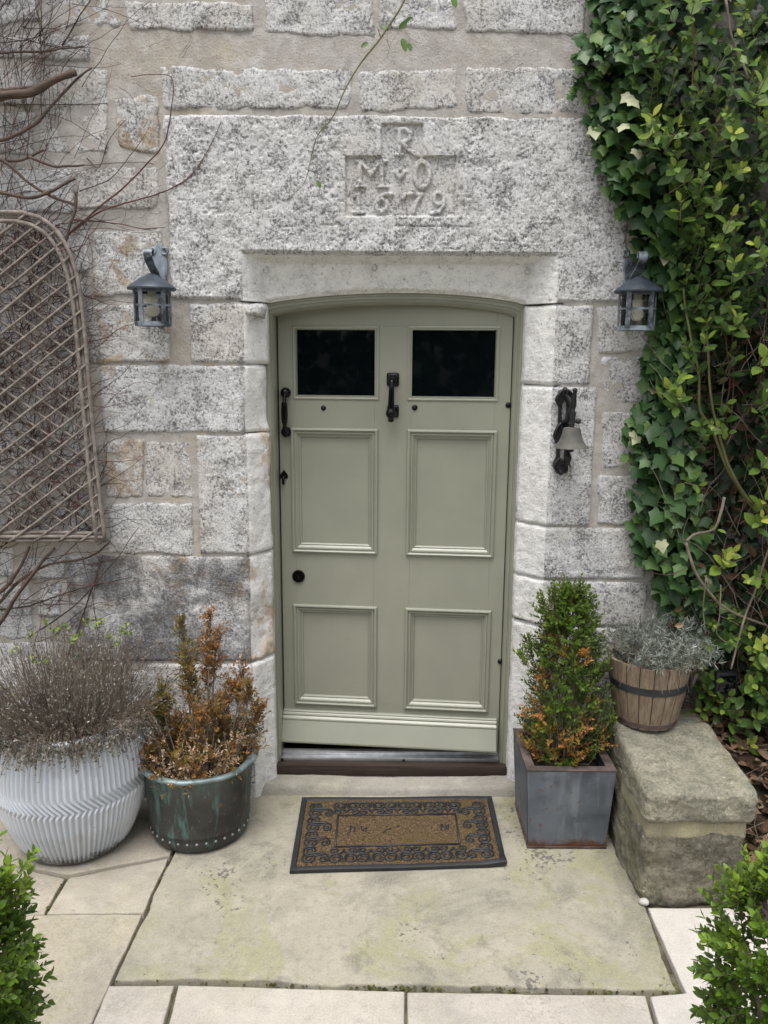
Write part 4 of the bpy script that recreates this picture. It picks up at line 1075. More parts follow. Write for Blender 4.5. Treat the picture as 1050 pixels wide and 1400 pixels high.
M['stave'] = mat_wood('grey_brown_oak_stave', (.29, .225, .160), (.17, .125, .085), (34, 34, 2.2))
M['hoop'] = mat_simple('dark_iron_hoop', (.045, .048, .055), .55, .5, (60, .3, .002), .4)
BAX, BAY, BAZ = .905, -.150, .395
def barrel():
    root = thing('half_barrel', 'small oak half barrel planter standing on the stone block', 'barrel planter', (BAX, BAY, BAZ))
    n = 18; h = .232; rb, rt, th = .100, .137, .014
    tilt = .0
    rr = random.Random(4)
    def pt(a, r, z): return (BAX + r * math.cos(a), BAY + r * math.sin(a), BAZ + z)
    for k in range(n):
        a0, a1 = 2 * math.pi * k / n + .012, 2 * math.pi * (k + 1) / n - .012; j = rr.uniform(-.0012, .0012); zt = h + rr.uniform(-.002, .002)
        V = []; rows = 5
        for i in range(rows):
            t = i / (rows - 1); z = .004 + (zt - .004) * t; ro = rb + (rt - rb) * t + j + .004 * math.sin(math.pi * t)
            for a in np.linspace(a0, a1, 4): V.append(pt(a, ro - (.0018 if a in (a0, a1) else 0), z))
            for a in np.linspace(a1, a0, 4): V.append(pt(a, ro - th, z))
        m = 8; F = [(i * m + q, i * m + (q + 1) % m, (i + 1) * m + (q + 1) % m, (i + 1) * m + q) for i in range(rows - 1) for q in range(m)]
        F += [tuple(range(m))[::-1], tuple(range((rows - 1) * m, rows * m))]
        obj('stave', V, F, M['stave'], root, 30)
    for (za, zb) in ((.135, .162),):
        ra = rb + (rt - rb) * za / h + .0055; rb2 = rb + (rt - rb) * zb / h + .0055
        b = MB(); b.lathe([(ra - .003, za), (ra, za + .001), (rb2, zb - .001), (rb2 - .003, zb)], 54, (BAX, BAY, BAZ)); b.build('hoop', M['hoop'], root, 40)
    b = MB(); b.lathe([(rb + .001, .012), (rb + .0045, .013), (rb + .0065, .026), (rb + .003, .027)], 54, (BAX, BAY, BAZ)); b.build('hoop', M['rust'], root, 40)
    # iron handle on the right
    a = R(-28); d = np.array([math.cos(a), math.sin(a), 0]); t = np.array([-math.sin(a), math.cos(a), 0]); c = np.array([BAX, BAY, BAZ + .172]) + d * .140
    b = MB(); b.tube(catmull([c - t * .016 + np.array([0, 0, -.02]), c - t * .018 + d * .008, c + d * .012 + np.array([0, 0, .020]), c + t * .018 + d * .008, c + t * .016 + np.array([0, 0, -.02])], 5), .0055, 8); b.build('handle', M['rust'], root, 180)
    b = MB(); b.lathe([(.122, .178), (.06, .192), (.001, .196)], 30, (BAX, BAY, BAZ)); b.build('compost', M['soil'], root, 180)
    b = MB(); b.lathe([(.001, .003), (.094, .003)], 30, (BAX, BAY, BAZ)); b.build('bottom', M['stave'], root, 180)
barrel()

# ================================================================== wall lanterns
def leadlamp():
    b = NB('weathered_pewter_metal')
    v = b.noise(18, 5, .65); s = b.noise(70, 4, .7)
    c = b.mix(b.rng(v, .36, .62), (.045, .052, .062), (.26, .30, .345)); c = b.mix(b.math('MULTIPLY', b.rng(s, .55, .7), .5), c, (.46, .52, .56))
    return b.done(c, .5, b.bump(v, .3, .002), .35, .5)
M['pewter'] = leadlamp()
M['pewter_dark'] = mat_simple('dark_pewter_metal', (.06, .075, .095), .45, .4, (60, .3, .002), .4)
def lampglass():
    b = NB('thin_lamp_glass'); b.done((.85, .86, .86), .06, spec=.5)
    g = b.n('ShaderNodeBsdfTransparent'); g.inputs[0].default_value = (.80, .80, .78, 1); mx = b.n('ShaderNodeMixShader'); fr = b.n('ShaderNodeFresnel'); fr.inputs[0].default_value = 1.35
    gl = b.n('ShaderNodeBsdfGlossy'); gl.inputs['Roughness'].default_value = .08
    b.l(fr.outputs[0], mx.inputs[0]); b.l(g.outputs[0], mx.inputs[1]); b.l(gl.outputs[0], mx.inputs[2]); b.l(mx.outputs[0], b.out.inputs[0]); return b.m
M['lampglass'] = lampglass(); M['bulb'] = mat_simple('white_bulb', (.82, .80, .72), .35)
def lantern(px, pyt, pyb, label, cx_off, turn):
    """px, pyt, pyb: body centre column, roof brim and foot of the body in the photo"""
    Yc = -.118
    top = W(px, pyt, Yc); bot = W(px, pyb, Yc); h = top[2] - bot[2]; x, z0 = top[0], bot[2]; r = .056
    root = thing('wall_lantern', label, 'lantern', (x, 0, z0), 'pair of wall lanterns flanking the door')
    def p(a, rr, z): return np.array([x + rr * math.cos(a), Yc + rr * math.sin(a), z0 + z])
    b = MB()
    b.lathe([(r - .005, 0), (r + .001, 0), (r + .001, .014), (r - .005, .014)], 36, (x, Yc, z0)); b.build('base_ring', M['pewter'], root, 40)
    b = MB(); b.lathe([(r - .003, h * .52), (r + .001, h * .52), (r + .001, h * .52 + .006), (r - .003, h * .52 + .006)], 36, (x, Yc, z0)); b.build('middle_ring', M['pewter'], root, 40)
    b = MB(); b.lathe([(r - .005, h - .014), (r + .001, h - .014), (r + .002, h), (r - .005, h)], 36, (x, Yc, z0)); b.build('top_ring', M['pewter_dark'], root, 40)
    for k in range(5):
        a = turn + 2 * math.pi * k / 5; b = MB(); t = .0075
        V = []
        for z in (.010, h - .004):
            for (da, rr) in ((-t / r, r + .0035), (t / r, r + .0035), (t / r, r - .001), (-t / r, r - .001)): V.append(p(a + da, rr, z))
        b.add(V, [(0, 1, 5, 4), (1, 2, 6, 5), (2, 3, 7, 6), (3, 0, 4, 7), (0, 3, 2, 1), (4, 5, 6, 7)]); b.build('bar', M['pewter'], root)
    b = MB(); b.lathe([(r - .007, .006), (r - .007, h - .004)], 36, (x, Yc, z0)); b.build('glass', M['lampglass'], root, 180)
    b = MB(); b.lathe([(.0, .030), (.012, .032), (.020, .042), (.0215, .055), (.017, .066), (.013, .070), (.016, .076), (.0165, .092), (.013, .098), (.014, .11), (.014, h)], 20, (x, Yc, z0)); b.build('bulb', M['bulb'], root, 50)
    R2 = .076
    b = MB(); b.lathe([(r - .004, h + .001), (R2 - .006, h - .004), (R2 - .001, h - .005), (R2, h), (R2 - .006, h + .006), (R2 * .55, h + .026), (.020, h + .038), (.010, h + .044), (.0, h + .046)], 40, (x, Yc, z0)); b.build('roof', M['pewter_dark'], root, 40)
    # bracket strap: from the back plate forward, curling up over the roof
    zt = z0 + h + .046
    path = catmull([(x, -.012, zt - .012), (x, -.045, zt - .010), (x, -.085, zt + .010), (x, -.118, zt + .026), (x, -.142, zt + .044), (x, -.146, zt + .060), (x, -.134, zt + .070), (x, -.122, zt + .063), (x, -.124, zt + .052)], 5)
    b = MB(); w = .013
    T = np.gradient(path, axis=0); T /= np.linalg.norm(T, axis=1)[:, None]; N_ = np.cross(T, [1., 0, 0]); V = []
    for q, n_ in zip(path, N_):
        for (sx, sn) in ((-w, -.002), (w, -.002), (w, .002), (-w, .002)): V.append(q + np.array([sx, 0, 0]) + n_ * sn)
    m = len(path); F = [(i * 4 + k, i * 4 + (k + 1) % 4, (i + 1) * 4 + (k + 1) % 4, (i + 1) * 4 + k) for i in range(m - 1) for k in range(4)] + [(0, 1, 2, 3), tuple(4 * (m - 1) + k for k in (3, 2, 1, 0))]
    b.add(V, F); b.build('bracket', M['pewter'], root, 40)
    # back plate with leaf-shaped head
    half = [(0, .108), (.010, .092), (.020, .086), (.026, .074), (.018, .066), (.024, .052), (.026, .030), (.020, 0.0), (.022, -.06), (.020, -.12), (.012, -.15), (0, -.168)]
    poly = half + [(-a, c) for a, c in half[::-1] if a > 0]; m = len(poly)
    zc = zt
    V = [(x + a, -.004, zc + c) for a, c in poly] + [(x + a, -.016, zc + c) for a, c in poly] + [(x + a * .8, -.020, zc + c * .97) for a, c in poly]
    F = [(k, (k + 1) % m, m + (k + 1) % m, m + k) for k in range(m)] + [(m + k, m + (k + 1) % m, 2 * m + (k + 1) % m, 2 * m + k) for k in range(m)] + [tuple(range(2 * m, 3 * m))]
    obj('back_plate', V, F, M['pewter'], root, 30)
    for sx in (-1, 1):
        b = MB(); b.tube([(x + sx * (.020 + .010 * math.cos(t)), -.021, zc + .078 + .010 * math.sin(t)) for t in np.linspace(-2.6 if sx > 0 else 5.7, 2.4 if sx > 0 else .8, 12)], .0035, 6); b.build('scroll', M['pewter'], root, 180)
lantern(207.5, 394, 446, 'weathered pewter wall lantern between the willow trellis and the doorway', 0, R(-112))
lantern(873, 398, 452, 'weathered pewter wall lantern half swallowed by the ivy', 0, R(-62))

# ================================================================== door bell
M['bellmetal'] = mat_simple('dull_bronze_bell', (.095, .092, .080), .72, .1, (120, .2, .001), .25)
M['castiron'] = mat_simple('old_cast_iron', (.018, .019, .022), .5, .2, (60, .6, .004), .5)
def bell():
    top = W(772, 529, 0); bot = W(764, 649, 0); x = (top[0] + bot[0]) / 2; zt, zb = top[2], bot[2]
    root = thing('door_bell', 'bronze hand bell hanging from an ornate cast iron bracket', 'bell', (x, 0, zb))
    half = [(.0, 1.0), (.006, .975), (.014, .955), (.020, .93), (.028, .90), (.032, .86), (.026, .82), (.019, .78), (.018, .60), (.022, .55), (.030, .50), (.033, .45), (.027, .40), (.020, .35), (.019, .22), (.024, .18), (.030, .13), (.024, .08), (.014, .04), (0, 0)]
    H = zt - zb
    def ring(s, y): return [(x + s * a * 1.0, y, zb + c * H) for a, c in half]
    outer = [(a, c) for a, c in half] + [(-a, c) for a, c in half[::-1] if a > 0]; m = len(outer)
    # pierced plate: outline with two slots
    slots = [(.60, .86), (.15, .40)]
    bm = bmesh.new()
    def loop(pts, y): return [bm.verts.new((x + a, y, zb + c * H)) for a, c in pts]
    lo = loop(outer, -.012); eds = []
    for a, c in zip(lo, lo[1:] + lo[:1]): eds.append(bm.edges.new((a, c)))
    for (s0_, s1_) in slots:
        pl = [(.0, s1_), (.007, s1_ - .04), (.0085, (s0_ + s1_) / 2), (.006, s0_ + .03), (0, s0_), (-.006, s0_ + .03), (-.0085, (s0_ + s1_) / 2), (-.007, s1_ - .04)]
        l2 = loop(pl, -.012)
        for a, c in zip(l2, l2[1:] + l2[:1]): eds.append(bm.edges.new((a, c)))
    bmesh.ops.triangle_fill(bm, edges=eds, use_beauty=True)
    ex = bmesh.ops.extrude_face_region(bm, geom=list(bm.faces))
    for v in [g_ for g_ in ex['geom'] if isinstance(g_, bmesh.types.BMVert)]: v.co.y = -.024
    bmesh.ops.recalc_face_normals(bm, faces=list(bm.faces)); bm.verts.index_update()
    V = [v.co[:] for v in bm.verts]; F = [[v.index for v in f.verts] for f in bm.faces]; bm.free()
    obj('bracket_plate', V, F, M['castiron'], root, 30)
    b = MB()
    for sx in (-1, 1):
        for (c0, c1) in ((.80, .97), (.42, .60), (.03, .20)):
            b.tube(catmull([(x + sx * .012, -.026, zb + c0 * H), (x + sx * .026, -.030, zb + (c0 + c1) / 2 * H), (x + sx * .010, -.028, zb + c1 * H), (x + sx * .004, -.028, zb + (c0 * .4 + c1 * .6) * H)], 4), .0045, 6)
    for c in (.04, .5, .97): b.lathe([(0, .012), (.006, .010), (.009, .004), (.010, 0)], 10, (x, -.022, zb + c * H), 'y')
    b.build('cast_ornament', M['castiron'], root, 60)['kind'] = 'stuff'
    # projecting arm: cast scroll running out and up from the plate
    xb = x + .010; yb = -.105; zbell = W(777, 584, yb)[2]
    b = MB(); b.tube(catmull([(x + .004, -.024, zb + .60 * H), (x + .006, -.060, zb + .66 * H), (xb, -.100, zb + .80 * H), (xb, -.112, zb + .90 * H), (xb + .001, -.118, zb + .97 * H)], 5), np.interp(np.linspace(0, 1, 21), [0, .5, .85, 1], [.011, .011, .008, .006]), 8)
    b.tube(catmull([(x + .004, -.024, zb + .90 * H), (x + .006, -.055, zb + .88 * H), (xb, -.098, zb + .80 * H), (xb, yb, zbell + .03)], 5), .0075, 8)
    b.tube([(xb, yb, zbell + .05), (xb, yb, zbell + .02), (xb, yb, zbell - .002)], [.011, .009, .007], 8)
    b.lathe([(0, .010), (.008, .006), (.010, 0), (.008, -.006), (0, -.010)], 10, (xb + .018, yb - .004, zbell + .020)); b.tube([(xb, yb, zbell + .018), (xb + .018, yb - .004, zbell + .020)], .005, 6)
    b.lathe([(0, .009), (.007, .005), (.009, 0), (.007, -.006), (0, -.009)], 10, (xb + .001, -.118, zb + .98 * H))
    b.build('arm', M['castiron'], root, 60)
    zl = W(777, 612, yb)[2]; hb = zbell - zl
    prof = [(0, 1.0), (.016, .995), (.0225, .97), (.0245, .90), (.0265, .70), (.030, .50), (.036, .28), (.045, .08), (.0495, .0), (.047, .0), (.042, .09), (.033, .3), (.027, .5), (.022, .9), (.0, .93)]
    b = MB(); b.lathe([(r_ * 1.15, zl + t * hb) for r_, t in prof], 40, (xb, yb, 0)); b.build('bell', M['bellmetal'], root, 40)
    b = MB(); b.tube([(xb, yb, zl + hb * .8), (xb, yb, zl + .005)], .003, 6); b.lathe([(0, .012), (.008, .009), (.0115, 0), (.008, -.009), (0, -.012)], 12, (xb, yb, zl - .004)); b.build('clapper', M['castiron'], root, 60)
    # counter arm below
    b = MB(); b.tube(catmull([(x + .004, -.022, zb + .12 * H), (x + .012, -.05, zb + .14 * H), (x + .014, -.062, zb + .22 * H), (x + .012, -.05, zb + .28 * H)], 5), [.008] * 16, 8); b.lathe([(0, .014), (.010, .010), (.013, 0), (.010, -.010), (0, -.014)], 12, (x + .013, -.055, zb + .22 * H)); b.build('striker', M['castiron'], root, 60)
    M['cord'] = mat_simple('frayed_pale_cord', (.50, .44, .30), .9)
    b = MB(); b.tube(catmull([(x + .016, -.055, zb + .16 * H), (x + .018, -.056, zb + .06 * H), (x + .014, -.055, zb - .01 * H), (x + .008, -.054, zb - .03 * H)], 4), .0018, 5); b.build('cord', M['cord'], root, 180)
bell()

# ================================================================== hooks under the hood
M['galv'] = mat_simple('dull_galvanised_steel', (.42, .41, .40), .5, .6)
for px, py, nm in ((365, 369, 'rusty screw hook under the hood beside the trellis side jamb'), (512, 366, 'small screw hook under the hood below the carved date'), (720, 371, 'small screw hook under the hood at the lantern and bell side')):
    Y = .056; c = W(px, py, Y)
    b = MB(); b.tube(catmull([(c[0], Y + .012, c[2] + .010), (c[0], Y - .010, c[2] + .010), (c[0] + .007, Y - .016, c[2] + .004), (c[0] + .008, Y - .018, c[2] - .006), (c[0], Y - .018, c[2] - .012), (c[0] - .008, Y - .018, c[2] - .006), (c[0] - .007, Y - .018, c[2] + .003)], 3), .0024, 7)
    b.lathe([(0, .003), (.008, .002), (.0095, -.003)], 12, (c[0], Y + .006, c[2] + .010), 'y')
    tag(b.build('screw_hook', M['galv'], None, 60, tuple(c)), nm, 'hook', 'screw hooks under the hood')

# small black flood light in the planting
def flood():
    c = W(994, 936, -.17); root = thing('flood_light', 'small black square flood light half hidden below the climbers', 'flood light', (c[0], c[1], c[2] - .05))
    M['plastic'] = mat_simple('black_plastic', (.012, .013, .015), .45, 0, (90, .1, .001))
    b = MB(); b.box(c[0] - .038, c[0] + .038, c[1], c[1] + .03, c[2] - .042, c[2] + .042, .008); b.build('housing', M['plastic'], root)
    b = MB(); b.box(c[0] - .028, c[0] + .028, c[1] - .003, c[1] + .002, c[2] - .032, c[2] + .032, .003); b.build('lens', M['glass'], root)
    b = MB(); b.tube([(c[0], c[1] + .02, c[2] - .03), (c[0], c[1] + .02, c[2] - .08), (c[0], c[1] + .02, .18)], .006, 8); b.build('spike', M['plastic'], root)
flood()
# ================================================================== foliage helpers
def tmpl_oval(w=.26, tip=1.0, fold=.22, curl=.10, rows=((0, 0), (.2, .72), (.48, 1.0), (.78, .68), (1, 0))):
    V = []; F = []
    for t, k in rows:
        hw = w * k; z = -curl * t * t
        if k == 0: V.append((t, 0, z))
        else: V += [(t, -hw, z + fold * hw), (t, 0, z), (t, hw, z + fold * hw)]
    # indices: 0, (1,2,3), (4,5,6), (7,8,9), 10
    F = [(0, 1, 2), (0, 2, 3)]
    for a in (1, 4): F += [(a, a + 3, a + 4), (a, a + 4, a + 1), (a + 1, a + 4, a + 5), (a + 1, a + 5, a + 2)]
    F += [(7, 10, 8), (8, 10, 9)]
    return np.array(V, float), np.array(F)
def tmpl_small(w=.24, fold=.25, curl=.08):
    V = [(0, 0, 0), (.45, -w, fold * w - curl * .2), (.5, 0, -curl * .25), (.45, w, fold * w - curl * .2), (1, 0, -curl)]
    return np.array(V, float), np.array([(0, 1, 2), (0, 2, 3), (1, 4, 2), (2, 4, 3)])
def tmpl_ivy():
    o = [(.04, 0), (-.10, .20), (-.05, .39), (.13, .36), (.36, .50), (.53, .29), (1.0, 0)]
    pts = o + [(x, -y) for x, y in o[-2:0:-1]]
    V = [(.28, 0, .0)] + [(x, y, -.24 * abs(y) ** 1.3 - .16 * max(0, x - .2) ** 2 - (.05 if abs(y) > .35 else 0)) for x, y in pts]
    V[0] = (.28, 0, -.02); n = len(pts)
    return np.array(V, float), np.array([(0, 1 + (k + 1) % n, 1 + k) for k in range(n)])
def tmpl_blade(w=.05):
    V = [(0, -w * .6, 0), (0, w * .6, 0), (.5, -w, .04), (.5, w, .04), (1, 0, 0)]
    return np.array(V, float), np.array([(0, 2, 1), (1, 2, 3), (2, 4, 3)])
TM = dict(oval=tmpl_oval(), broad=tmpl_oval(.33, 1, .18, .16), ivy=tmpl_ivy(), box=tmpl_oval(.27, 1, .3, .10), small=tmpl_small(), blade=tmpl_blade(), dead=tmpl_oval(.30, 1, .9, -.35))
TMESH = {}
def unit(v):
    v = np.asarray(v, float); return v / (np.linalg.norm(v) + 1e-9)
class Leaves:
    def __init__(s): s.t = []; s.M = []; s.p = []; s.c = []; s.s = []
    def add(s, t, pos, axis, normal, size, tint=.5):
        a = unit(axis); b = np.cross(normal, a); b = unit(b) if np.linalg.norm(b) > 1e-6 else unit(np.cross([.3, .9, .2], a)); n = np.cross(a, b)
        s.t.append(t); s.M.append(np.stack([a, b, n], 1) * size); s.p.append(np.asarray(pos, float)); s.c.append(float(np.clip(tint, 0, 1))); s.s.append(size)
    def build(s, root, mat, singles=0, leaf='leaf', mass='foliage', cell=5.0):
        P = np.array(s.p); Mx = np.array(s.M); C = np.array(s.c); T = np.array(s.t); S = np.array(s.s)
        mid = P + Mx[:, :, 0] * .5
        one = np.zeros(len(P), bool)
        if singles:
            px, py, dz = proj(mid); inf = (px > 4) & (px < PW - 4) & (py > 4) & (py < PH - 4) & (dz > .2)
            near = {}
            for i in np.argsort(dz):
                if not inf[i]: continue
                rad = S[i] * FPX / dz[i] * .3; k = max(0, int(rad / cell)); cx, cy = int(px[i] / cell), int(py[i] / cell)
                if (cx, cy) not in near: near[(cx, cy)] = [i]
                for ax in range(cx - k, cx + k + 1):
                    for ay in range(cy - k, cy + k + 1): near.setdefault((ax, ay), [i])
            vis = np.zeros(len(P), bool)
            for i in np.nonzero(inf)[0]:
                if near.get((int(px[i] / cell), int(py[i] / cell)), [None])[0] == i: vis[i] = True
            vw = (CAM - mid); vw /= np.linalg.norm(vw, axis=1)[:, None]; fac = np.abs(np.sum(vw * (Mx[:, :, 2] / S[:, None]), 1))
            score = np.where(vis, S / np.maximum(dz, .1) * (.3 + fac), 0); idx = np.argsort(-score)[:singles]; idx = idx[score[idx] > 0]; one[idx] = True
            base = wl(root)
            for i in idx:
                key = (T[i], mat.name)
                if key not in TMESH:
                    V, F = TM[T[i]]; TMESH[key] = mesh_data(leaf, V, F, mat, 180)
                o = bpy.data.objects.new(leaf, TMESH[key]); COL.objects.link(o); o.parent = root; p = P[i] - base
                m = Mx[i]; o.matrix_basis = Matrix(((m[0, 0], m[0, 1], m[0, 2], p[0]), (m[1, 0], m[1, 1], m[1, 2], p[1]), (m[2, 0], m[2, 1], m[2, 2], p[2]), (0, 0, 0, 1)))
                o.color = (C[i], 0, 0, 1)
        Vs, Fs, As = [], [], []; n0 = 0
        for t in sorted(set(T.tolist())):
            m = (T == t) & ~one
            if not m.any(): continue
            V, F = TM[t]; k = len(V); n = int(m.sum())
            Vs.append((np.einsum('nij,kj->nki', Mx[m], V) + P[m][:, None, :]).reshape(-1, 3))
            Fs.append((F[None] + (np.arange(n) * k)[:, None, None] + n0).reshape(-1, F.shape[1])); As.append(np.repeat(C[m], k)); n0 += n * k
        if Vs:
            o = obj(mass, np.concatenate(Vs), np.concatenate(Fs), mat, root, 180, {'tint': np.concatenate(As)}); o['kind'] = 'stuff'
            return o
class Twigs:                                              # many thin tapering stems as one mesh
    def __init__(s, n=4): s.V = []; s.F = []; s.k = 0; s.n = n
    def add(s, P, r0, r1=None):
        P = np.asarray(P, float); r = np.linspace(r0, r0 * .4 if r1 is None else r1, len(P)); V, F = tube(P, r, s.n, False)
        s.V.append(V); s.F += [tuple(i + s.k for i in f) for f in F]; s.k += len(V)
    def build(s, name, mat, root):
        if not s.V: return None
        o = obj(name, np.concatenate(s.V), np.array(s.F), mat, root, 180); o['kind'] = 'stuff'; return o
rng = np.random.default_rng(12)
rnd = lambda a, b: float(rng.uniform(a, b))
def rvec(s=1.0): return rng.normal(size=3) * s

GREEN = [(0, (.012, .028, .010)), (.35, (.030, .062, .018)), (.6, (.060, .115, .028)), (.85, (.12, .19, .045)), (1, (.20, .25, .06))]
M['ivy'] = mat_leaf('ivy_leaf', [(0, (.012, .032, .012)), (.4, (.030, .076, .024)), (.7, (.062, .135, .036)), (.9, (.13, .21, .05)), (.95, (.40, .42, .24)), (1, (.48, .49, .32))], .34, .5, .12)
M['honey'] = mat_leaf('honeysuckle_leaf', [(0, (.018, .045, .016)), (.4, (.055, .115, .026)), (.7, (.12, .20, .035)), (.9, (.24, .33, .05)), (1, (.36, .40, .07))], .36, .5, .18)
M['boxleaf'] = mat_leaf('box_leaf', [(0, (.028, .065, .008)), (.4, (.085, .16, .016)), (.7, (.17, .27, .026)), (.9, (.29, .38, .05)), (1, (.42, .47, .08))], .32, .5, .22)
M['boxpyr'] = mat_leaf('scorched_box_leaf', [(0, (.030, .070, .008)), (.40, (.095, .165, .016)), (.62, (.17, .21, .022)), (.74, (.28, .20, .03)), (.86, (.45, .16, .035)), (1, (.62, .34, .16))], .38, .45, .22)
M['boxdead'] = mat_leaf('dying_box_leaf', [(0, (.070, .080, .014)), (.25, (.17, .14, .025)), (.5, (.25, .15, .04)), (.75, (.33, .125, .034)), (.9, (.44, .28, .15)), (1, (.58, .46, .34))], .5, .35, .2)
M['lav'] = mat_leaf('grey_lavender_leaf', [(0, (0.130, 0.137, 0.117)), (.5, (0.260, 0.293, 0.260)), (1, (0.468, 0.507, 0.468))], .8, .2, .15)
M['lavdead'] = mat_leaf('dry_lavender', [(0, (.10, .082, .066)), (.5, (.20, .175, .15)), (.8, (.31, .29, .26)), (1, (.42, .40, .37))], .85, .2, .1)
M['deadleaf'] = mat_leaf('fallen_leaf', [(0, (.035, .022, .015)), (.5, (.105, .062, .036)), (.85, (.20, .125, .075)), (1, (.30, .22, .15))], .75, .3, .1)
M['twig'] = mat_simple('brown_twig', (.075, .055, .045), .85, 0, (60, .5, .002), .5, .2)
M['twigred'] = mat_simple('red_brown_creeper_twig', (.105, .050, .042), .8, 0, (60, .5, .002), .4, .2)
M['twiggrey'] = mat_simple('grey_brown_twig', (.19, .155, .125), .85, 0, (60, .5, .002), .4, .2)
M['bark'] = mat_wood('old_creeper_bark', (.115, .080, .062), (.050, .034, .027), (4, 40, 40))
M['greenstem'] = mat_simple('green_stem', (.125, .125, .045), .6, 0, (60, .3, .002), .3)
M['willow'] = mat_wood('weathered_willow_rod', (.27, .235, .205), (.125, .105, .09), (14, 14, 14))

# ================================================================== willow trellis
def trellis():
    Y = -.060; cx = W(20, 740, Y)[0]
    e = W([144, 138, 131, 122, 115, 106, 94, 78, 58, 36, 20], [741, 690, 620, 520, 440, 380, 342, 316, 300, 292.5, 290.5], Y)[:, [0, 2]]
    z0 = e[0, 1]; hx = e[:, 0] - cx; hz = e[:, 1]
    root = thing('willow_trellis', 'arched willow lattice trellis fixed to the wall under the bare creeper', 'trellis', (cx, Y, z0))
    def half(z): return float(np.interp(z, hz, hx))
    rails = []
    for k, off in enumerate((0, .014, .027)):
        pr = np.concatenate([np.c_[hx - off, hz - (off if True else 0) * np.linspace(0, 1, len(hz))], np.c_[-(hx - off), hz - off * np.linspace(0, 1, len(hz))][::-1][1:]])
        P = np.c_[cx + pr[:, 0], np.full(len(pr), Y - .004 + .008 * (k % 2)), pr[:, 1]]
        P = catmull(P, 3); P = P + .002 * np.c_[fbm(P, 9, 2, k), fbm(P + 3, 9, 2, k), np.zeros(len(P))]
        V, F = tube(P, (.0072 if k != 1 else .0060), 7); obj('rail', V, F, M['willow'], root, 180)
    for k in range(3):
        z = z0 + .004 + .0135 * k; h = half(z) + .006 - .004 * k
        P = np.array([(cx - h + 2 * h * t, Y + .002 - .004 * (k % 2), z + .0015 * math.sin(9 * t + k)) for t in np.linspace(0, 1, 14)])
        V, F = tube(P, .0072, 7); obj('rail', V, F, M['willow'], root, 180)
    ztop = hz[-1]
    for d, (sl, step) in enumerate(((math.tan(R(36.5)), .060), (-math.tan(R(35)), .056))):
        c = z0 - 1.0
        while c < ztop + 1.0:
            c += step * rnd(.92, 1.08); s_ = sl * rnd(.97, 1.03)
            ts = np.linspace(-.5, .5, 401); zz = c + s_ * ts; hh = np.interp(zz, hz, hx, left=-1, right=-1); ok = (np.abs(ts) < hh - .006) & (zz > z0 + .006) & (zz < ztop - .004)
            if ok.sum() < 22: continue
            a, b_ = ts[ok][0], ts[ok][-1]
            t = np.linspace(a - .008, b_ + .008, 12); P = np.c_[cx + t, np.full(12, Y + (-.006 if d == 0 else .004)), c + s_ * t]
            P[:, 2] += .003 * fbm(P, 5, 2, int(c * 100)); P[:, 1] += .002 * fbm(P, 6, 2, 7)
            V, F = tube(P, np.linspace(1, .75, 12) * rnd(.0042, .0058), 6); obj('lattice_rod', V, F, M['willow'], root, 180)
trellis()

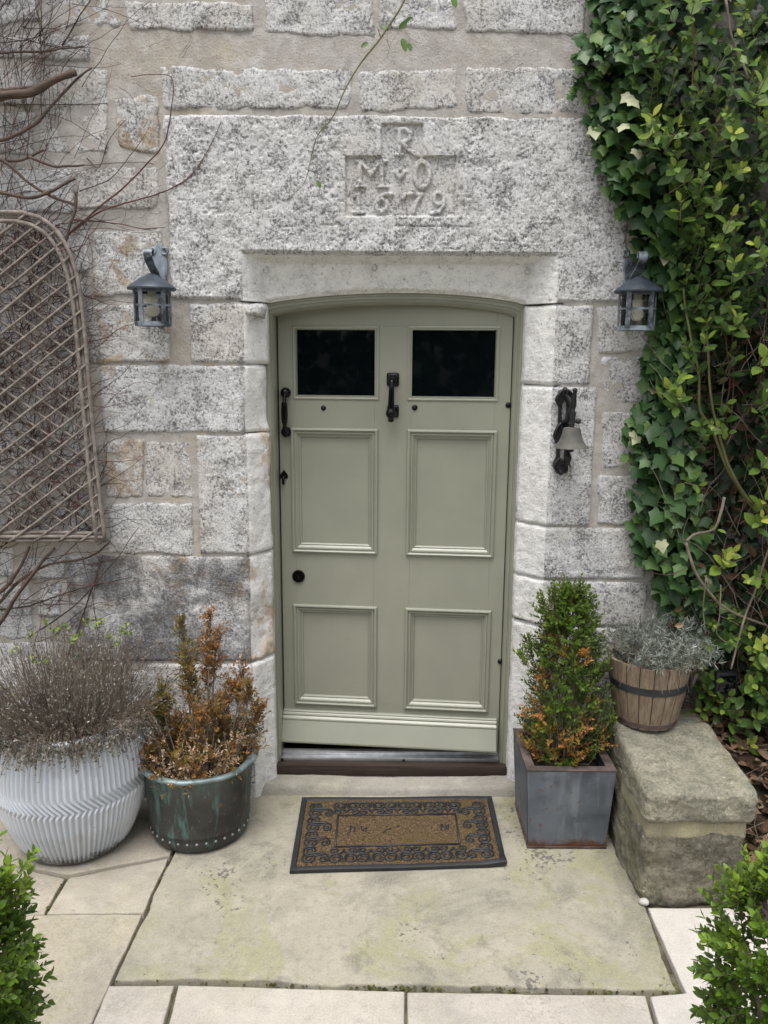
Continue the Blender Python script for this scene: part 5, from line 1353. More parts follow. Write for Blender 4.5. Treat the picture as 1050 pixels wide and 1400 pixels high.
# ================================================================== bare creeper on the left
def creeper():
    root = thing('bare_creeper', 'leafless creeper with woody branches climbing over the trellis and wall', 'creeper', (W(0, 760, 0)[0], -.03, 0))
    def branch(pts, r0, r1, mat, Y=-.03, name='branch', kink=.006, n=8):
        P = W([p[0] for p in pts], [p[1] for p in pts], Y if not hasattr(Y, '__len__') else np.array(Y)); P = catmull(P, 7)
        P = P + kink * np.c_[fbm(P, 14, 3, int(r0 * 1e5)), .5 * fbm(P + 4, 14, 3, 3), fbm(P + 8, 14, 3, 4)]
        rr = np.linspace(r0, r1, len(P)) * (1 + .32 * fbm(P, 45, 3, 9))
        V, F = tube(P, rr, n); return obj(name, V, F, mat, root, 180)
    B = [([(-90, 150), (0, 132), (40, 127), (70, 112), (104, 99)], .016, .010, M['bark'], -.05), ([(-90, 122), (0, 124), (45, 119), (100, 103)], .008, .006, M['bark'], -.04),
         ([(-60, 80), (0, 73), (60, 70), (115, 63)], .0045, .003, M['bark'], -.03), ([(-60, 250), (0, 262), (45, 270), (80, 256), (103, 244)], .0065, .005, M['bark'], -.05),
         ([(-40, 200), (5, 220), (40, 250), (75, 270), (103, 280)], .005, .004, M['bark'], -.045), ([(40, 214), (70, 226), (100, 228), (116, 225)], .0045, .003, M['bark'], -.04),
         ([(-40, 195), (10, 190), (45, 172), (75, 140), (110, 105), (125, 92)], .0065, .003, M['bark'], -.035),
         ([(-30, 215), (20, 220), (60, 205)], .005, .004, M['bark'], -.03), ([(104, 262), (103, 285), (97, 305), (90, 330)], .005, .004, M['bark'], -.045),
         ([(-30, 860), (20, 800), (60, 775), (120, 762), (150, 742)], .006, .003, M['bark'], -.035), ([(-40, 905), (0, 850), (40, 790), (75, 750)], .009, .005, M['bark'], -.05), ([(-40, 840), (10, 800), (30, 770), (40, 748)], .008, .005, M['bark'], -.045),
         ([(-30, 835), (40, 828), (90, 810), (130, 800), (180, 790)], .0032, .0015, M['twig'], -.02), ([(40, 870), (100, 830), (150, 775), (190, 722)], .0030, .0012, M['twig'], -.025), ([(90, 905), (110, 850), (128, 800), (140, 760)], .003, .002, M['twig'], -.02),
         ([(95, 320), (125, 292), (160, 262), (195, 232), (222, 195), (234, 150), (233, 104), (180, 104)], .0034, .0012, M['twigred'], -.018),
         ([(98, 318), (140, 288), (190, 272), (225, 262), (260, 240), (285, 205), (303, 167)], .0030, .0009, M['twigred'], -.018),
         ([(100, 300), (150, 304), (190, 311), (225, 312)], .0022, .001, M['twigred'], -.012), ([(118, 215), (135, 228), (150, 190), (172, 165)], .002, .001, M['twig'], -.012), ([(110, 262), (150, 245), (180, 210), (200, 180)], .002, .0008, M['twig'], -.014),
         ([(115, 225), (170, 222), (210, 224)], .0015, .0008, M['twig'], -.012), ([(85, 62), (105, 28), (124, 0), (130, -30)], .0028, .0015, M['twig'], -.015), ([(10, 143), (80, 143), (148, 142)], .0014, .001, M['twig'], -.010)]
    for pts, r0, r1, m, Y in B: branch(pts, r0, r1, m, Y)
    tw = Twigs(4); tr = Twigs(4)
    def wander(px, py, ang, L, Y, r, T, curl=.25):
        n = int(rnd(6, 11)); pts = []; x, y = px, py
        for k in range(n):
            pts.append((x, y)); ang += rnd(-curl, curl); x += math.cos(ang) * L / n; y += math.sin(ang) * L / n
        P = W([p[0] for p in pts], [p[1] for p in pts], np.full(n, Y) + rng.normal(size=n) * .006); P[:, 1] = np.minimum(P[:, 1], -.010); T.add(P, r)
        return pts
    for k in range(105):                                   # tangle at the top left
        x, y = rnd(-40, 120) * rnd(.4, 1), rnd(-30, 300); wander(x, y, rnd(-2.3, .6) if k % 3 else rnd(-1.8, -1.2), rnd(50, 210), rnd(-.05, -.014), rnd(.0007, .0016), tw if k % 3 else tr)
    for k in range(70):
        x, y = rnd(-40, 60), rnd(-30, 110); wander(x, y, rnd(-2.0, -.4), rnd(60, 150), rnd(-.06, -.02), rnd(.0007, .0015), tw if k % 2 else tr)
    for k in range(520):                                   # through the lattice
        y = rnd(310, 745); x = rnd(-40, 85 + 50 * (y - 310) / 435); wander(x, y, rnd(-2.6, .3), rnd(40, 150), rnd(-.064, -.012), rnd(.0008, .0021), tw if k % 5 < 2 else tr, .45)
    for k in range(34):                                    # whiskers beyond the right rail
        y = rnd(330, 740); x = 95 + 48 * (y - 310) / 435 + rnd(0, 16); wander(x, y, rnd(-1.4, .2), rnd(15, 50), rnd(-.05, -.012), rnd(.0007, .0014), tw, .2)
    for k in range(60):                                    # under the trellis
        wander(rnd(-40, 140), rnd(740, 880), rnd(-1.6, .2), rnd(50, 160), rnd(-.05, -.012), rnd(.0008, .0018), tw if k % 2 else tr, .3)
    for k in range(46):                                    # thin tendrils stuck on the stone
        wander(rnd(110, 330), rnd(-10, 330), rnd(-1.5, .3), rnd(20, 80), -.0125, rnd(.0004, .0008), tw, .35)
    for k in range(16):
        wander(rnd(380, 820), rnd(-5, 110), rnd(0, 6.2), rnd(15, 60), -.0125, rnd(.0004, .0008), tw, .4)
    tw.build('twigs', M['twig'], root); tr.build('red_twigs', M['twigred'], root)
    lv = Leaves()
    for k in range(60):
        y = rnd(330, 740); x = rnd(-20, 85 + 45 * (y - 310) / 435); p = W(x, y, rnd(-.06, -.02)); lv.add('dead', p, rvec() + [0, -.3, -.8], rvec() + [0, -1, 0], rnd(.010, .022), rnd(0, .6))
    lv.build(root, M['deadleaf'], 0, 'leaf', 'withered_leaves')
creeper()

# hanging rose shoot above the door
def shoot():
    pts = [(566, -40), (552, 2), (534, 32), (516, 58), (492, 88), (472, 122), (456, 158), (434, 186), (425, 218), (416, 250), (398, 268)]
    P = catmull(W([p[0] for p in pts], [p[1] for p in pts], np.linspace(-.13, -.03, len(pts))), 5)
    root = thing('rose_shoot', 'thin green shoot with a few leaves hanging across the lintel', 'shoot', tuple(P[0]))
    V, F = tube(P, np.linspace(.0036, .0009, len(P)), 6); st = obj('stem', V, F, M['greenstem'], root, 180)
    tw = MB()
    for (a, b_) in (((471, 123), (458, 124)), ((434, 184), (430, 180)), ((416, 243), (404, 243)), ((425, 234), (432, 240), ), ((552, 4), (562, 10)), ((520, 50), (515, 36))):
        q = W([a[0], (a[0] + b_[0]) / 2, b_[0]], [a[1], (a[1] + b_[1]) / 2 - 2, b_[1]], -.08); V, F = tube(q, [.0014, .001, .0005], 5); obj('side_shoot', V, F, M['twigred'], root, 180)
    lv = Leaves()
    for (x, y, ax, ay, s, t) in ((521, 35, 10, 6, .030, .45), (504, 58, -8, 5, .032, .45), (545, 40, 8, -8, .036, .5), (550, 52, 4, 14, .044, .55), (559, 58, 3, 12, .030, .5), (553, 30, 6, -4, .03, .4), (617, -6, 8, 18, .04, .6), (433, 246, 6, 12, .03, .5)):
        p = W(x, y, -.10); q = W(x + ax, y + ay, -.11); lv.add('oval', p, q - p, (.2, -1, .4), s, t)
    lv.build(root, M['honey'], 20)
shoot()

# ================================================================== climbers on the right
EY = [-80, 0, 60, 75, 95, 130, 150, 200, 260, 280, 320, 380, 470, 500, 540, 580, 600, 660, 720, 780, 810, 860, 900, 940, 990]
EX = [815, 812, 792, 778, 800, 822, 800, 818, 830, 850, 862, 885, 893, 882, 888, 862, 852, 864, 870, 882, 898, 918, 950, 958, 975]
def edge(py): return float(np.interp(py, EY, EX))
def hollow(px, py): return math.exp(-((px - 1000) / 62) ** 2 - ((py - 690) / 190) ** 2)
def thick(px, py):
    t = max(0.0, min(1.0, (px - edge(py)) / 200)); n = float(fbm(np.array([[px / 60, py / 60, 3.0]]), 1.0, 2, 5)[0])
    lamp = math.exp(-((px - 872) / 45) ** 2 - ((py - 410) / 70) ** 2)
    return (.035 + .30 * t ** .75 + .05 * n * t) * (1 - .55 * hollow(px, py)) * (1 - .75 * lamp)
def climbers():
    ivy = thing('ivy', 'glossy dark lobed ivy creeping over the wall edge beside the bell', 'ivy', (1.05, -.05, .1))
    hon = thing('honeysuckle', 'leafy evergreen honeysuckle mass with pale shoot tips covering the wall', 'climber', (1.45, -.10, .1))
    li, lh = Leaves(), Leaves(); sti, sth, red = Twigs(5), Twigs(5), Twigs(4)
    def ivyleaf(px, py, Y, s=None, t=None):
        p = W(px, py, Y); a = np.array([rnd(-.75, .75), rnd(-.55, -.1), rnd(-1.0, -.35)]); n = np.array([rnd(-.5, .4), rnd(-1.0, -.5), rnd(.25, 1.0)])
        s = s or rnd(.034, .066); li.add('ivy', p - unit(a) * s * .3, a, n, s, rnd(.1, .72) if t is None else t)
    # backing layer that hides the wall, inner shade put into its dark leaf tint
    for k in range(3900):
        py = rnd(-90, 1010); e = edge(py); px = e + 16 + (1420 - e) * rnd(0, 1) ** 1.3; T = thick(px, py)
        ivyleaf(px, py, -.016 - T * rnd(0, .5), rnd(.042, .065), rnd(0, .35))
    # ivy fringe
    for k in range(900):
        py = rnd(-60, 880); e = edge(py); w = 105 if py < 330 else (60 if py < 560 else (100 if py < 880 else 60)); px = e + w * rnd(0, 1) ** 1.15
        Y = -.014 - thick(px, py) * rnd(.45, 1.05)
        if py < 330 and px > e + 75 and rnd(0, 1) < .5: continue
        u = rnd(0, 1); t = rnd(.25, .84) if u < .985 else rnd(.92, 1.0)
        young = math.exp(-((px - 830) / 40) ** 2 - ((py - 90) / 60) ** 2) + math.exp(-((px - 865) / 30) ** 2 - ((py - 610) / 30) ** 2)
        ivyleaf(px + rnd(-6, 3), py, Y, rnd(.032, .068) * (1 - .3 * min(1, young)), t + .18 * young)
    for (x, y) in ((858, 132), (866, 138), (852, 172), (872, 208), (905, 745)):      # variegated leaves
        ivyleaf(x, y, -.05 - thick(x, y), .045, rnd(.94, 1))
    # trailing sprays on the stone
    for path in ([(812, 70), (795, 72), (782, 76)], [(800, 120), (806, 140), (818, 165), (830, 185), (838, 205)], [(795, 105), (788, 115), (783, 128)], [(880, 600), (868, 592), (853, 585)], [(890, 590), (876, 580), (868, 582)], [(842, 215), (800, 212), (775, 210)]):
        P = catmull(W([p[0] for p in path], [p[1] for p in path], -.03), 5); sti.add(P, .0018)
        if path[0][0] != 842:
            for q in P[::1]:
                a = np.array([rnd(-.8, .8), rnd(-.5, 0), rnd(-.9, .1)]); s = rnd(.020, .040); li.add('ivy', q, a, (rnd(-.4, .3), -1, rnd(.2, .8)), s, rnd(.5, .88))
    # honeysuckle sprays: opposite pairs along short shoots
    def spray(px, py, Y, d, L, ls, t0, whorl=True):
        base = W(px, py, Y); d = unit(d); n = max(3, int(L / (ls * .42))); u = unit(np.cross(d, rvec())); v = np.cross(d, u)
        P = np.array([base + d * L * t + np.array([0, 0, -.03]) * L * (1 - t) for t in np.linspace(0, 1, n)]); sth.add(P, .0016, .0007)
        for k, q in enumerate(P):
            a0 = (k % 2) * math.pi / 2 + rnd(-.25, .25); f = k / (n - 1)
            for h in (0, math.pi):
                r = math.cos(a0 + h) * u + math.sin(a0 + h) * v; ph = 1.15 - .55 * f; ax = d * math.cos(ph) + r * math.sin(ph); nn = d * math.sin(ph) - r * math.cos(ph)
                lh.add('oval' if rng.random() < .75 else 'broad', q + r * .003, ax + rvec(.10), nn + rvec(.15) + np.array([0, -.2, .35]), ls * (1 - .30 * f) * rnd(.8, 1.15), t0 + .30 * f ** 2 + rnd(-.14, .12))
    for k in range(1050):
        py = rnd(-80, 985); e = edge(py); px = e + 55 + (1420 - e - 55) * rnd(0, 1) ** 1.5
        if py < 330 and px < e + 75: continue
        if 330 <= py < 560 and px < e + 45: continue
        if py > 560 and px < 935 and not (py > 880): continue
        hl = hollow(px, py)
        if rnd(0, 1) < hl * 1.25 - .05: continue
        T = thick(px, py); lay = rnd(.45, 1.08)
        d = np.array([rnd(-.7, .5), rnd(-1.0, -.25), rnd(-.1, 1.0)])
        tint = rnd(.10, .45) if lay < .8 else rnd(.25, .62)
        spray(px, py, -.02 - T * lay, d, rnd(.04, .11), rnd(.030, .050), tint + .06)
    for (x, y, t, L) in ((885, 196, .8, .09), (910, 205, .72, .08), (945, 20, .66, .09), (1030, 140, .66, .11), (990, 320, .7, .07), (1000, 385, .66, .08), (930, 300, .68, .07), (975, 290, .6, .07), (920, 535, .72, .07), (905, 545, .62, .05), (925, 555, .6, .05), (1040, 500, .7, .07), (1035, 560, .6, .07), (1040, 640, .62, .06),
                         (1035, 700, .78, .06), (990, 765, .82, .06), (985, 775, .8, .05), (1040, 690, .75, .06), (1035, 720, .7, .06), (1000, 455, .62, .07), (985, 430, .55, .07), (960, 480, .6, .06), (1040, 890, .82, .07), (1035, 915, .7, .06), (950, 920, .72, .05), (960, 950, .6, .06), (985, 975, .5, .06), (1000, 985, .5, .05), (1030, 985, .5, .06), (1045, 965, .5, .06), (955, 975, .66, .05), (1020, 1020, .86, .03), (940, 900, .5, .06), (955, 930, .5, .06), (970, 962, .45, .06), (985, 958, .42, .06), (1015, 950, .4, .06), (1005, 1000, .4, .05), (975, 935, .4, .05), (968, 988, .55, .05), (1060, 930, .5, .06), (1025, 940, .6, .06)):
        spray(x, y, -.05 - thick(x, y) * 1.05, (rnd(-.3, .3), -.8, .6), L, .052, t)
    # living stems and bare tangle in the hollow
    def stem(pts, Y, r0, r1, mat, name='stem'):
        P = catmull(W([p[0] for p in pts], [p[1] for p in pts], np.array(Y) if hasattr(Y, '__len__') else Y), 6); P = P + .004 * np.c_[fbm(P, 10, 2, 1), fbm(P + 5, 10, 2, 2), fbm(P + 9, 10, 2, 3)]
        V, F = tube(P, np.linspace(r0, r1, len(P)), 8); obj(name, V, F, mat, hon, 180)
    G_ = M['greenstem']; N_ = M['twiggrey']
    stem([(935, 395), (942, 450), (955, 510), (958, 560), (975, 590), (1000, 650), (1035, 700)], -.165, .003, .0065, G_); stem([(965, 420), (968, 470), (972, 540), (985, 600), (1005, 655), (1030, 690)], -.175, .003, .006, G_)
    stem([(992, 0), (1000, 50), (1012, 80), (1022, 108)], -.33, .0035, .003, N_); stem([(945, 0), (948, 60), (946, 130)], -.29, .003, .002, M['twigred'])
    stem([(938, 740), (950, 730), (975, 722), (985, 700), (990, 680)], -.20, .004, .005, N_); stem([(938, 742), (946, 770), (955, 790), (975, 815), (1000, 835), (1060, 860)], -.20, .005, .004, N_); stem([(1055, 740), (1035, 800), (1020, 840), (1008, 880), (1000, 915)], -.24, .004, .003, N_)
    stem([(990, 440), (997, 520), (992, 560), (996, 605)], -.16, .003, .002, M['twigred']); stem([(1000, 430), (1002, 520), (998, 600)], -.15, .003, .002, M['twigred']); stem([(965, 790), (962, 830), (965, 870)], -.22, .002, .0015, N_); stem([(986, 800), (985, 840), (980, 865), (995, 880)], -.22, .002, .0015, N_)
    for k in range(230):
        px = rnd(925, 1180); py = rnd(440, 1000); ang = rnd(-2.4, -.5) if k % 3 else rnd(.3, 2.8); L = rnd(40, 160); n = 7; pts = []; x, y = px, py
        for j in range(n): pts.append((x, y)); ang += rnd(-.3, .3); x += math.cos(ang) * L / n; y += math.sin(ang) * L / n
        T = thick(min(px, 1100), py); P = W([p[0] for p in pts], [p[1] for p in pts], -.03 - T * rnd(.3, 1.05)); (red if k % 3 == 0 else sth).add(P, rnd(.0010, .0022))
    sti.build('ivy_stems', M['twig'], ivy); sth.build('fine_stems', N_, hon); red.build('red_stems', M['twigred'], hon)
    dl = Leaves()
    for k in range(900):                                    # brown litter caught in the hollow
        py = rnd(440, 990); px = rnd(930, 1150); dl.add('dead', W(px, py, -.03 - thick(px, py) * rnd(.1, .75)), rvec(), rvec() + [0, -1, .3], rnd(.02, .045), rnd(0, .55))
    dl.build(hon, M['deadleaf'], 0, 'leaf', 'withered_leaves')
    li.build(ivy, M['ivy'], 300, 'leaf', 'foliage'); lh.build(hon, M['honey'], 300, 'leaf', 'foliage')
climbers()
def litter():
    lv = Leaves(); tw = Twigs(4)
    for k in range(1300):
        x, y = rnd(1.09, 1.9), rnd(-.60, -.02); z = .10 + .03 * float(fbm(np.array([[x, y, 0.]]), 3, 3, 90)[0]) + .24 * float(smooth(-.50, -.08, y)) + rnd(0.005, .045)
        lv.add('dead' if k % 3 else 'broad', (x, y, z), rvec() * [1, 1, .3], (rnd(-.6, .6), rnd(-.8, .3), 1), rnd(.025, .06), rnd(.05, 1))
    for k in range(150):
        x, y = rnd(1.09, 1.9), rnd(-.6, -.05); a = rnd(0, 6.3); L = rnd(.06, .22); c = np.array([x, y, .13 + .24 * float(smooth(-.50, -.08, y)) + rnd(0, .06)]); d = np.array([math.cos(a), math.sin(a), rnd(-.2, .4)]); tw.add([c, c + d * L * .5 + rvec(.008), c + d * L + rvec(.01)], rnd(.001, .0022))
    o = lv.build(None, M['deadleaf'], 0, 'leaf', 'leaf_litter'); o['label'] = 'brown fallen leaves and twigs on the bed beside the stone block'; o['category'] = 'leaf litter'
    t = tw.build('dry_twigs', M['twiggrey'], None); t['label'] = 'dry grey twigs scattered over the leaf litter bed'; t['category'] = 'twigs'
litter()

# ================================================================== potted plants
M['drystem'] = mat_simple('dry_brown_stem', (.165, .130, .105), .85, 0, (60, .5, .002), .4, .2)
def lavender_big():
    root = thing('lavender', 'dry grey lavender bush spilling over the white ribbed pot', 'lavender', (WPX, WPY, .42))
    tw, tg = Twigs(3), Twigs(3); lv = Leaves(); lg = Leaves()
    for k in range(1250):
        a = rnd(0, 2 * math.pi); r = .21 * math.sqrt(rnd(0, 1)); b0 = np.array([WPX + r * math.cos(a), WPY + r * math.sin(a), .42])
        o = np.array([math.cos(a), math.sin(a), 0]); lean = .15 + .75 * (r / .21) ** 1.6 + rnd(-.15, .25); L = rnd(.10, .32) * (1 - .12 * lean)
        if o[1] > .3: lean = min(lean, .22)                       # the wall stops it at the back
        d = unit(np.array([0, 0, 1]) + o * lean + rvec(.16)); sag = np.array([0, 0, -.18 * max(0, lean - .5)])
        P = np.array([b0, b0 + d * L * .35, b0 + d * L * .7 + sag * L * .4, b0 + d * L + sag * L]); P[1:-1] += rng.normal(size=(2, 3)) * .004; P[:, 1] = np.minimum(P[:, 1], -.02)
        (tw if k % 3 else tg).add(P, rnd(.0009, .0016), .0006)
        for t in ((1.0,) if k % 3 == 0 else (.5, .75, 1.0)):
            q = P[0] + (P[-1] - P[0]) * t if t < 1 else P[-1]
            for j in range(int(rnd(2, 5))): lv.add('small', q - d * .005 * j, d * .9 + rvec(.4), rvec(), rnd(.006, .012), rnd(.3, 1.0))
    for k in range(640):                                      # low grey cushion hanging over the rim
        a = rnd(math.pi * .95, math.pi * 2.1); r = rnd(.15, .23); b0 = np.array([WPX + r * math.cos(a), WPY + r * math.sin(a), rnd(.44, .475)]); o = np.array([math.cos(a), math.sin(a), 0])
        L = rnd(.04, .13); P = np.array([b0, b0 + o * L * .5 + [0, 0, .012], b0 + o * L * .75 + [0, 0, -L * rnd(.1, .6)]]) + rng.normal(size=(3, 3)) * .006; tw.add(P, .0012, .0006)
        for t in np.linspace(.3, 1, 5):
            q = P[1] * (1 - t) + P[2] * t
            for j in range(2): lv.add('small', q, rvec() + [0, 0, .3], rvec(), rnd(.007, .014), rnd(.2, .9))
    for (px, py) in ((62, 850), (120, 850), (130, 858), (170, 856), (176, 868), (165, 866), (100, 875), (20, 890), (15, 940), (45, 900), (110, 868), (75, 862), (150, 872), (158, 880), (138, 850), (40, 870), (88, 858), (60, 905)):
        p = W(px, py, -.14 + rnd(-.06, .04)); tg.add([np.array([p[0], p[1], .46]), p + [rnd(-.01, .01), 0, -.04], p], .0013)
        for j in range(11): lg.add('small', p + rvec(.006), rvec() + [0, 0, .5], rvec() + [0, 0, 1], rnd(.012, .022), rnd(.75, 1))
    tw.build('stems', M['drystem'], root); tg.build('pale_stems', M['twiggrey'], root); lv.build(root, M['lavdead'], 0, 'leaf', 'flower_heads'); lg.build(root, M['honey'], 0, 'leaf', 'green_shoots')
lavender_big()

def box_sprig(T, Lv, base, d, L, ls, tint, dt=.1, step=.42, leaf='small', r=.0012):
    d = unit(d); n = max(3, int(L / (ls * step))); u = unit(np.cross(d, rvec() + [.1, .2, .3])); v = np.cross(d, u); bend = rvec(.10) * L
    P = np.array([base + d * L * t + bend * t * t for t in np.linspace(0, 1, n)]); T.add(P, r, .0005)
    for k, q in enumerate(P):
        f = k / (n - 1)
        if f < .15: continue
        a0 = (k % 2) * math.pi / 2
        for h in (0, math.pi):
            rr = math.cos(a0 + h) * u + math.sin(a0 + h) * v; ph = 1.0 - .5 * f; ax = d * math.cos(ph) + rr * math.sin(ph)
            Lv.add(leaf, q, ax + rvec(.12), d * math.sin(ph) - rr * math.cos(ph) + rvec(.15) + [0, 0, .3], ls * rnd(.75, 1.1), tint + rnd(-dt, dt))
def dying_box():
    root = thing('dying_box_shrub', 'half dead box shrub with brown and orange leaves in the copper pot', 'shrub', (CPX, CPY, .24))
    tw, tb = Twigs(4), Twigs(3); lv = Leaves(); c0 = np.array([CPX, CPY, .235])
    cols = [((245, 838), .020, .30), ((256, 880), .022, .35), ((289, 825), .018, .72), ((298, 860), .022, .72), ((280, 880), .02, .8), ((333, 905), .020, .75), ((320, 930), .022, .8), ((340, 930), .016, .45), ((358, 960), .016, .65), ((345, 985), .018, .3), ((222, 935), .016, .3), ((215, 955), .018, .4), ((200, 975), .016, .3), ((262, 920), .03, .5), ((300, 950), .03, .6), ((275, 965), .03, .65), ((240, 985), .03, .6), ((310, 985), .03, .45), ((205, 1025), .02, .7), ((215, 1045), .02, .6), ((235, 1020), .025, .6)]
    for (px, py), sp, t in cols:
        tip = W(px, py, CPY + rnd(-.08, .05)); base = c0 + np.array([rnd(-.07, .07), rnd(-.06, .04), 0]); base[0] = c0[0] + .55 * (tip[0] - c0[0]); mid = (base * .45 + tip * .55) + rvec(.010)
        P = catmull([base, mid, tip], 5); tw.add(P, .0035, .0012)
        for k in range(48):
            f = rnd(.50, 1.0) ** .7; q = P[min(len(P) - 1, int(f * (len(P) - 1)))] + rvec(sp * .35); box_sprig(tb, lv, q, np.array([0, -.1, 1]) + rvec(.6), rnd(.02, .05), rnd(.012, .016), t + rnd(-.18, .18), .12)
    for k in range(330):
        a = rnd(0, 6.28); r = .15 * math.sqrt(rnd(0, 1)); b0 = c0 + [r * math.cos(a), r * math.sin(a), 0]; o = np.array([math.cos(a), math.sin(a), 0]); h = rnd(.06, .24) * (1 - .55 * (r / .15) ** 2)
        d = np.array([0, 0, 1]) + o * (.1 + .55 * r / .15) + rvec(.15)
        if o[1] > .3: d[1] = min(d[1], .1)
        P = np.array([b0, b0 + unit(d) * h * .5 + rvec(.006), b0 + unit(d) * h + rvec(.012)]); P[:, 1] = np.minimum(P[:, 1], -.018); tb.add(P, .0014, .0006)
        if k % 6 < 5:
            for j in range(3): box_sprig(tb, lv, P[-1] - unit(d) * .03 * j, d + rvec(.5), rnd(.02, .045), rnd(.011, .016), rng.choice([.35, .55, .7, .92, .97]), .12)
    tw.build('branches', M['twiggrey'], root); tb.build('twigs', M['twiggrey'], root); lv.build(root, M['boxdead'], 0, 'leaf', 'foliage')
dying_box()

def box_pyramid():
    cx, cy = .622, -.185; root = thing('box_pyramid', 'green box pyramid with scorched orange patches in the square steel planter', 'shrub', (cx, cy, .245))
    tw, tb = Twigs(4), Twigs(3); lv = Leaves()
    def envelope(z): return float(np.interp(z, [.26, .32, .40, .52, .64, .76, .83, .88], [.115, .150, .158, .135, .118, .080, .050, .015]))
    top = .855
    for k in range(7):
        P = np.array([[cx + rnd(-.03, .03), cy + rnd(-.03, .03), .24], [cx + rnd(-.05, .05), cy + rnd(-.05, .05), .42], [cx + rnd(-.05, .05), cy + rnd(-.05, .03), rnd(.55, .75)]]); tw.add(catmull(P, 5), .005, .0015)
    cl = [(np.array([rnd(-1, 1), rnd(-1, .3), 0]), rnd(.3, .75)) for _ in range(26)]
    for k in range(1250):
        z = .27 + (top - .27) * rnd(0, 1) ** 1.05; a = rnd(0, 6.28); r = envelope(z) * (rnd(.25, 1.0) ** .5) * rnd(.85, 1.08)
        q = np.array([cx + r * math.cos(a), cy + r * math.sin(a) * .9, z]); o = np.array([math.cos(a), math.sin(a), 0]); q[1] = min(q[1], -.03)
        n = float(fbm(q[None], 14, 2, 21)[0]); n2 = float(fbm(q[None], 22, 2, 29)[0])
        lowb = smooth(.62, .30, z) if False else float(np.clip((.66 - z) / .3, 0, 1))
        t = .30 + .20 * n2 + (.42 if n + .28 * lowb > .30 else 0) + (.12 if n + .28 * lowb > .42 else 0)
        if z > .70: t = .38 + .15 * n2
        if n < -.42 and z < .55: continue
        box_sprig(tb, lv, q - o * .02, o * .7 + np.array([0, 0, .9]) + rvec(.35), rnd(.030, .062), rnd(.0145, .019), t, .09, .42)
    for (px, py, dx, dz) in ((768, 802, 0, 1), (800, 812, .5, .8), (812, 828, .8, .6), (742, 815, -.3, 1), (755, 800, -.1, 1), (735, 830, -.6, .7), (716, 872, -.5, .9), (708, 890, -.5, .8), (818, 905, .4, 1), (838, 985, .3, .9), (780, 806, .2, 1), (716, 885, -.4, .8)):
        q = W(px, py, cy + rnd(-.06, .02)); d = np.array([dx, -.1, dz])
        for j in range(4): box_sprig(tb, lv, q - unit(d) * .07 + rvec(.006), d + rvec(.12), .075, .017, rnd(.35, .55), .08, .36)
    for k in range(120):
        z = rnd(.25, .5); a = rnd(0, 6.28); r = envelope(z) * rnd(.2, .9); q = np.array([cx + r * math.cos(a), cy + r * math.sin(a), z]); o = np.array([math.cos(a), math.sin(a), 0]); tb.add([q * .4 + np.array([cx, cy, .25]) * .6, q, q + o * .03 + [0, 0, .05]], .0018, .0008)
    tw.build('branches', M['twiggrey'], root); tb.build('twigs', M['twiggrey'], root); lv.build(root, M['boxpyr'], 0, 'leaf', 'foliage')
box_pyramid()

def lavender_small():
    c = np.array([BAX + .015, BAY, BAZ + .19]); root = thing('small_lavender', 'silvery grey lavender growing in the half barrel', 'lavender', tuple(c))
    tw = Twigs(3); lv = Leaves(); ld = Leaves()
    for k in range(330):
        a = rnd(0, 6.28); r = .09 * math.sqrt(rnd(0, 1)); o = np.array([math.cos(a), math.sin(a), 0]); b0 = c + o * r + [.015, 0, 0]; d = np.array([.10, 0, 1]) + o * (.1 + .85 * r / .09) + rvec(.2)
        if o[1] > .2: d[1] = min(d[1], .05)
        d = unit(d); L = rnd(.06, .17); P = np.array([b0, b0 + d * L * .5 + rvec(.006), b0 + d * L + rvec(.01)]); P[:, 1] = np.minimum(P[:, 1], -.015); tw.add(P, .0012, .0007)
        if k % 5 == 0:
            for j in range(4): lv.add('blade', P[-1], d + rvec(.4), rvec(), rnd(.010, .02), rnd(0, .3))
            continue
        t0 = rnd(.3, .75) if d[0] > -.4 else rnd(.1, .5)
        for f in (1.0, .85, .7):
            q = P[1] + (P[2] - P[1]) * (f * 2 - 1 if f > .5 else 0)
            for j in range(7): lv.add('blade', q, d * .55 + rvec(.62), rvec() + [0, 0, 1], rnd(.016, .030), t0 + rnd(-.2, .25))
    for k in range(60):
        a = rnd(0, 6.28); r = rnd(.03, .12); ld.add('dead', c + [r * math.cos(a), r * math.sin(a), rnd(0, .02)], rvec(), rvec() + [0, 0, 1], rnd(.012, .025), rnd(.2, 1))
    ld.add('dead', W(922, 856, BAY - .09), (1, 0, .3), (0, -1, .3), .030, 1.0)
    for k in range(26):                                       # dry stalks trailing over the rim
        a = rnd(-2.8, .2); o = np.array([math.cos(a), math.sin(a), 0]); b0 = c + o * .11 + [0, 0, .02]; tw.add([b0 - o * .06, b0 + o * .02 + [0, 0, .02], b0 + o * .045 + [rnd(-.02, .02), 0, -rnd(.01, .06)]], .0009, .0005)
    tw.build('stems', M['twiggrey'], root); lv.build(root, M['lav'], 0, 'leaf', 'foliage'); ld.build(root, M['deadleaf'], 0, 'leaf', 'withered_leaves')
lavender_small()

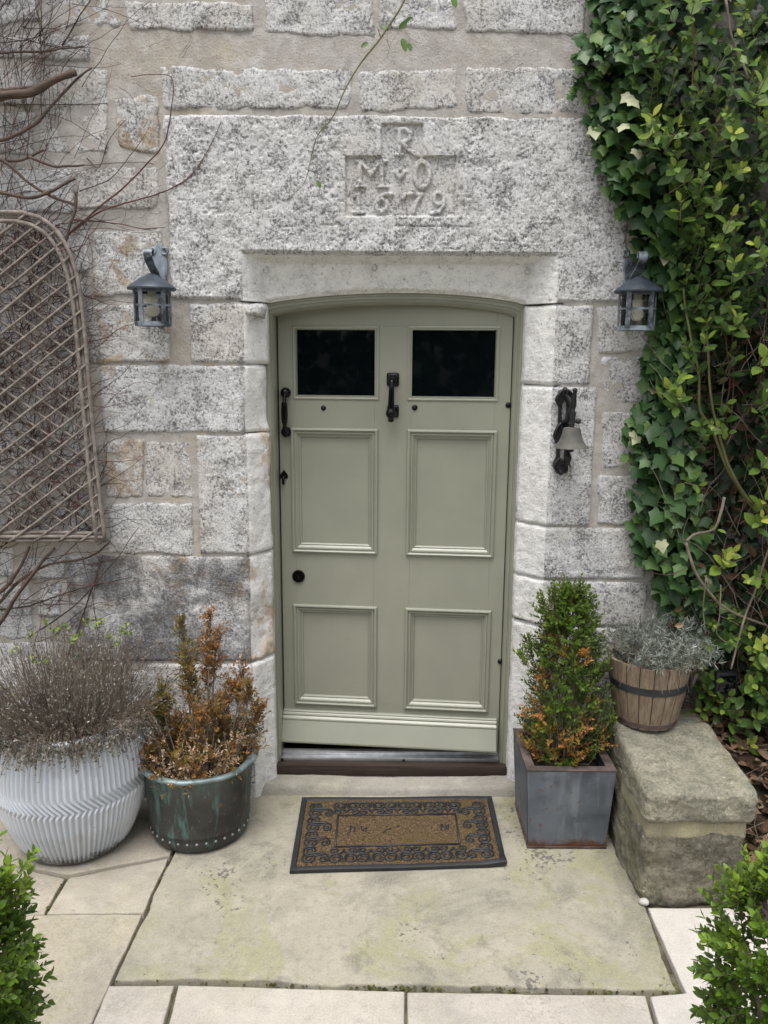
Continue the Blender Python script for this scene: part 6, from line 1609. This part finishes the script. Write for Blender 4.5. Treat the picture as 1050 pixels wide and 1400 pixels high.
# ================================================================== clipped box bushes in the foreground
def box_bush(cx, cy, rx, rz, cz, label, nsp, seed, extra=()):
    global rng
    rng = np.random.default_rng(seed)
    root = thing('box_bush', label, 'bush', (cx, cy, 0), 'box bushes at the edge of the paving'); tw, tb = Twigs(5), Twigs(3); lv = Leaves()
    for k in range(9):
        a = rnd(0, 6.28); P = np.array([[cx + rnd(-.03, .03), cy + rnd(-.03, .03), -.02], [cx + .3 * rx * math.cos(a), cy + .3 * rx * math.sin(a), cz * .8], [cx + .6 * rx * math.cos(a), cy + .6 * rx * math.sin(a), cz + rz * .4]]); tw.add(catmull(P, 5), .008, .002)
    for k in range(nsp):
        d = unit(rvec()); 
        if d[2] < -.75: continue
        lump = 1 + .13 * float(fbm(d[None] * 2.3, 1.0, 2, seed)[0]); rr = rnd(.72, 1.0) ** .6
        q = np.array([cx, cy, cz]) + d * np.array([rx, rx, rz]) * rr * lump
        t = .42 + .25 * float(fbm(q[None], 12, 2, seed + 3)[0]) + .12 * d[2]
        box_sprig(tb, lv, q - d * .03, d + np.array([0, 0, .45]) + rvec(.3), rnd(.05, .085), rnd(.017, .024), t, .12, .40, 'box', .0012)
    for (px, py, Y, dx, dz, n) in extra:
        q = W(px, py, Y); d = np.array([dx, -.1, dz])
        for j in range(n): box_sprig(tb, lv, q - unit(d) * .06 + rvec(.012), d + rvec(.25), rnd(.05, .08), rnd(.017, .023), rnd(.5, .8), .10, .38, 'box')
    tw.build('branches', M['twiggrey'], root); tb.build('twigs', M['twiggrey'], root); lv.build(root, M['boxleaf'], 220, 'leaf', 'foliage', 4.0)
cL = W(-88, 1350, -1.42); cR = W(1085, 1370, -1.42)
box_bush(cL[0], -1.42, .155, .30, cL[2], 'rounded green box bush on the side of the white ribbed pot', 1050, 41, ((28, 1190, -1.40, .5, .8, 3), (22, 1175, -1.42, .2, 1, 3), (36, 1215, -1.40, .8, .5, 3), (10, 1180, -1.40, 0, 1, 4)))
box_bush(cR[0], -1.42, .150, .27, cR[2], 'loose green box bush on the side of the stone block', 700, 43, ((1030, 1190, -1.40, 0, 1, 3), (1044, 1185, -1.40, .1, 1, 4), (1015, 1200, -1.40, -.2, 1, 3), (985, 1270, -1.38, -.5, .8, 4), (978, 1375, -1.40, -.6, .6, 4), (1020, 1245, -1.40, -.3, .9, 3)))

# ================================================================== dark hedge behind the camera (seen in the door glass)
def hedge():
    global rng
    rng = np.random.default_rng(77); root = thing('evergreen_hedge', 'tall dark evergreen hedge mirrored in the door panes', 'hedge', (0, -8.5, 0)); lv = Leaves(); tw = Twigs(5)
    for k in range(5200):
        x = rnd(-7.5, 7.5); top = 3.4 + .5 * math.sin(x * 1.3) + .3 * math.sin(x * 3.1 + 1); z = rnd(0, top); y = -8.5 + rnd(-.55, .55) * (1 - .4 * z / top); lv.add('broad', (x, y, z), rvec(), rvec() + [0, .8, .5], rnd(.18, .36), rnd(0, .4))
    for x in np.arange(-7, 7.1, 1.0): tw.add([np.array([x, -8.5, -.08]), np.array([x + .1, -8.5, 1.5]), np.array([x, -8.5, 3.0])], .06, .02)
    lv.build(root, M['ivy'], 0, 'leaf', 'foliage'); tw.build('trunks', M['bark'], root)
hedge()
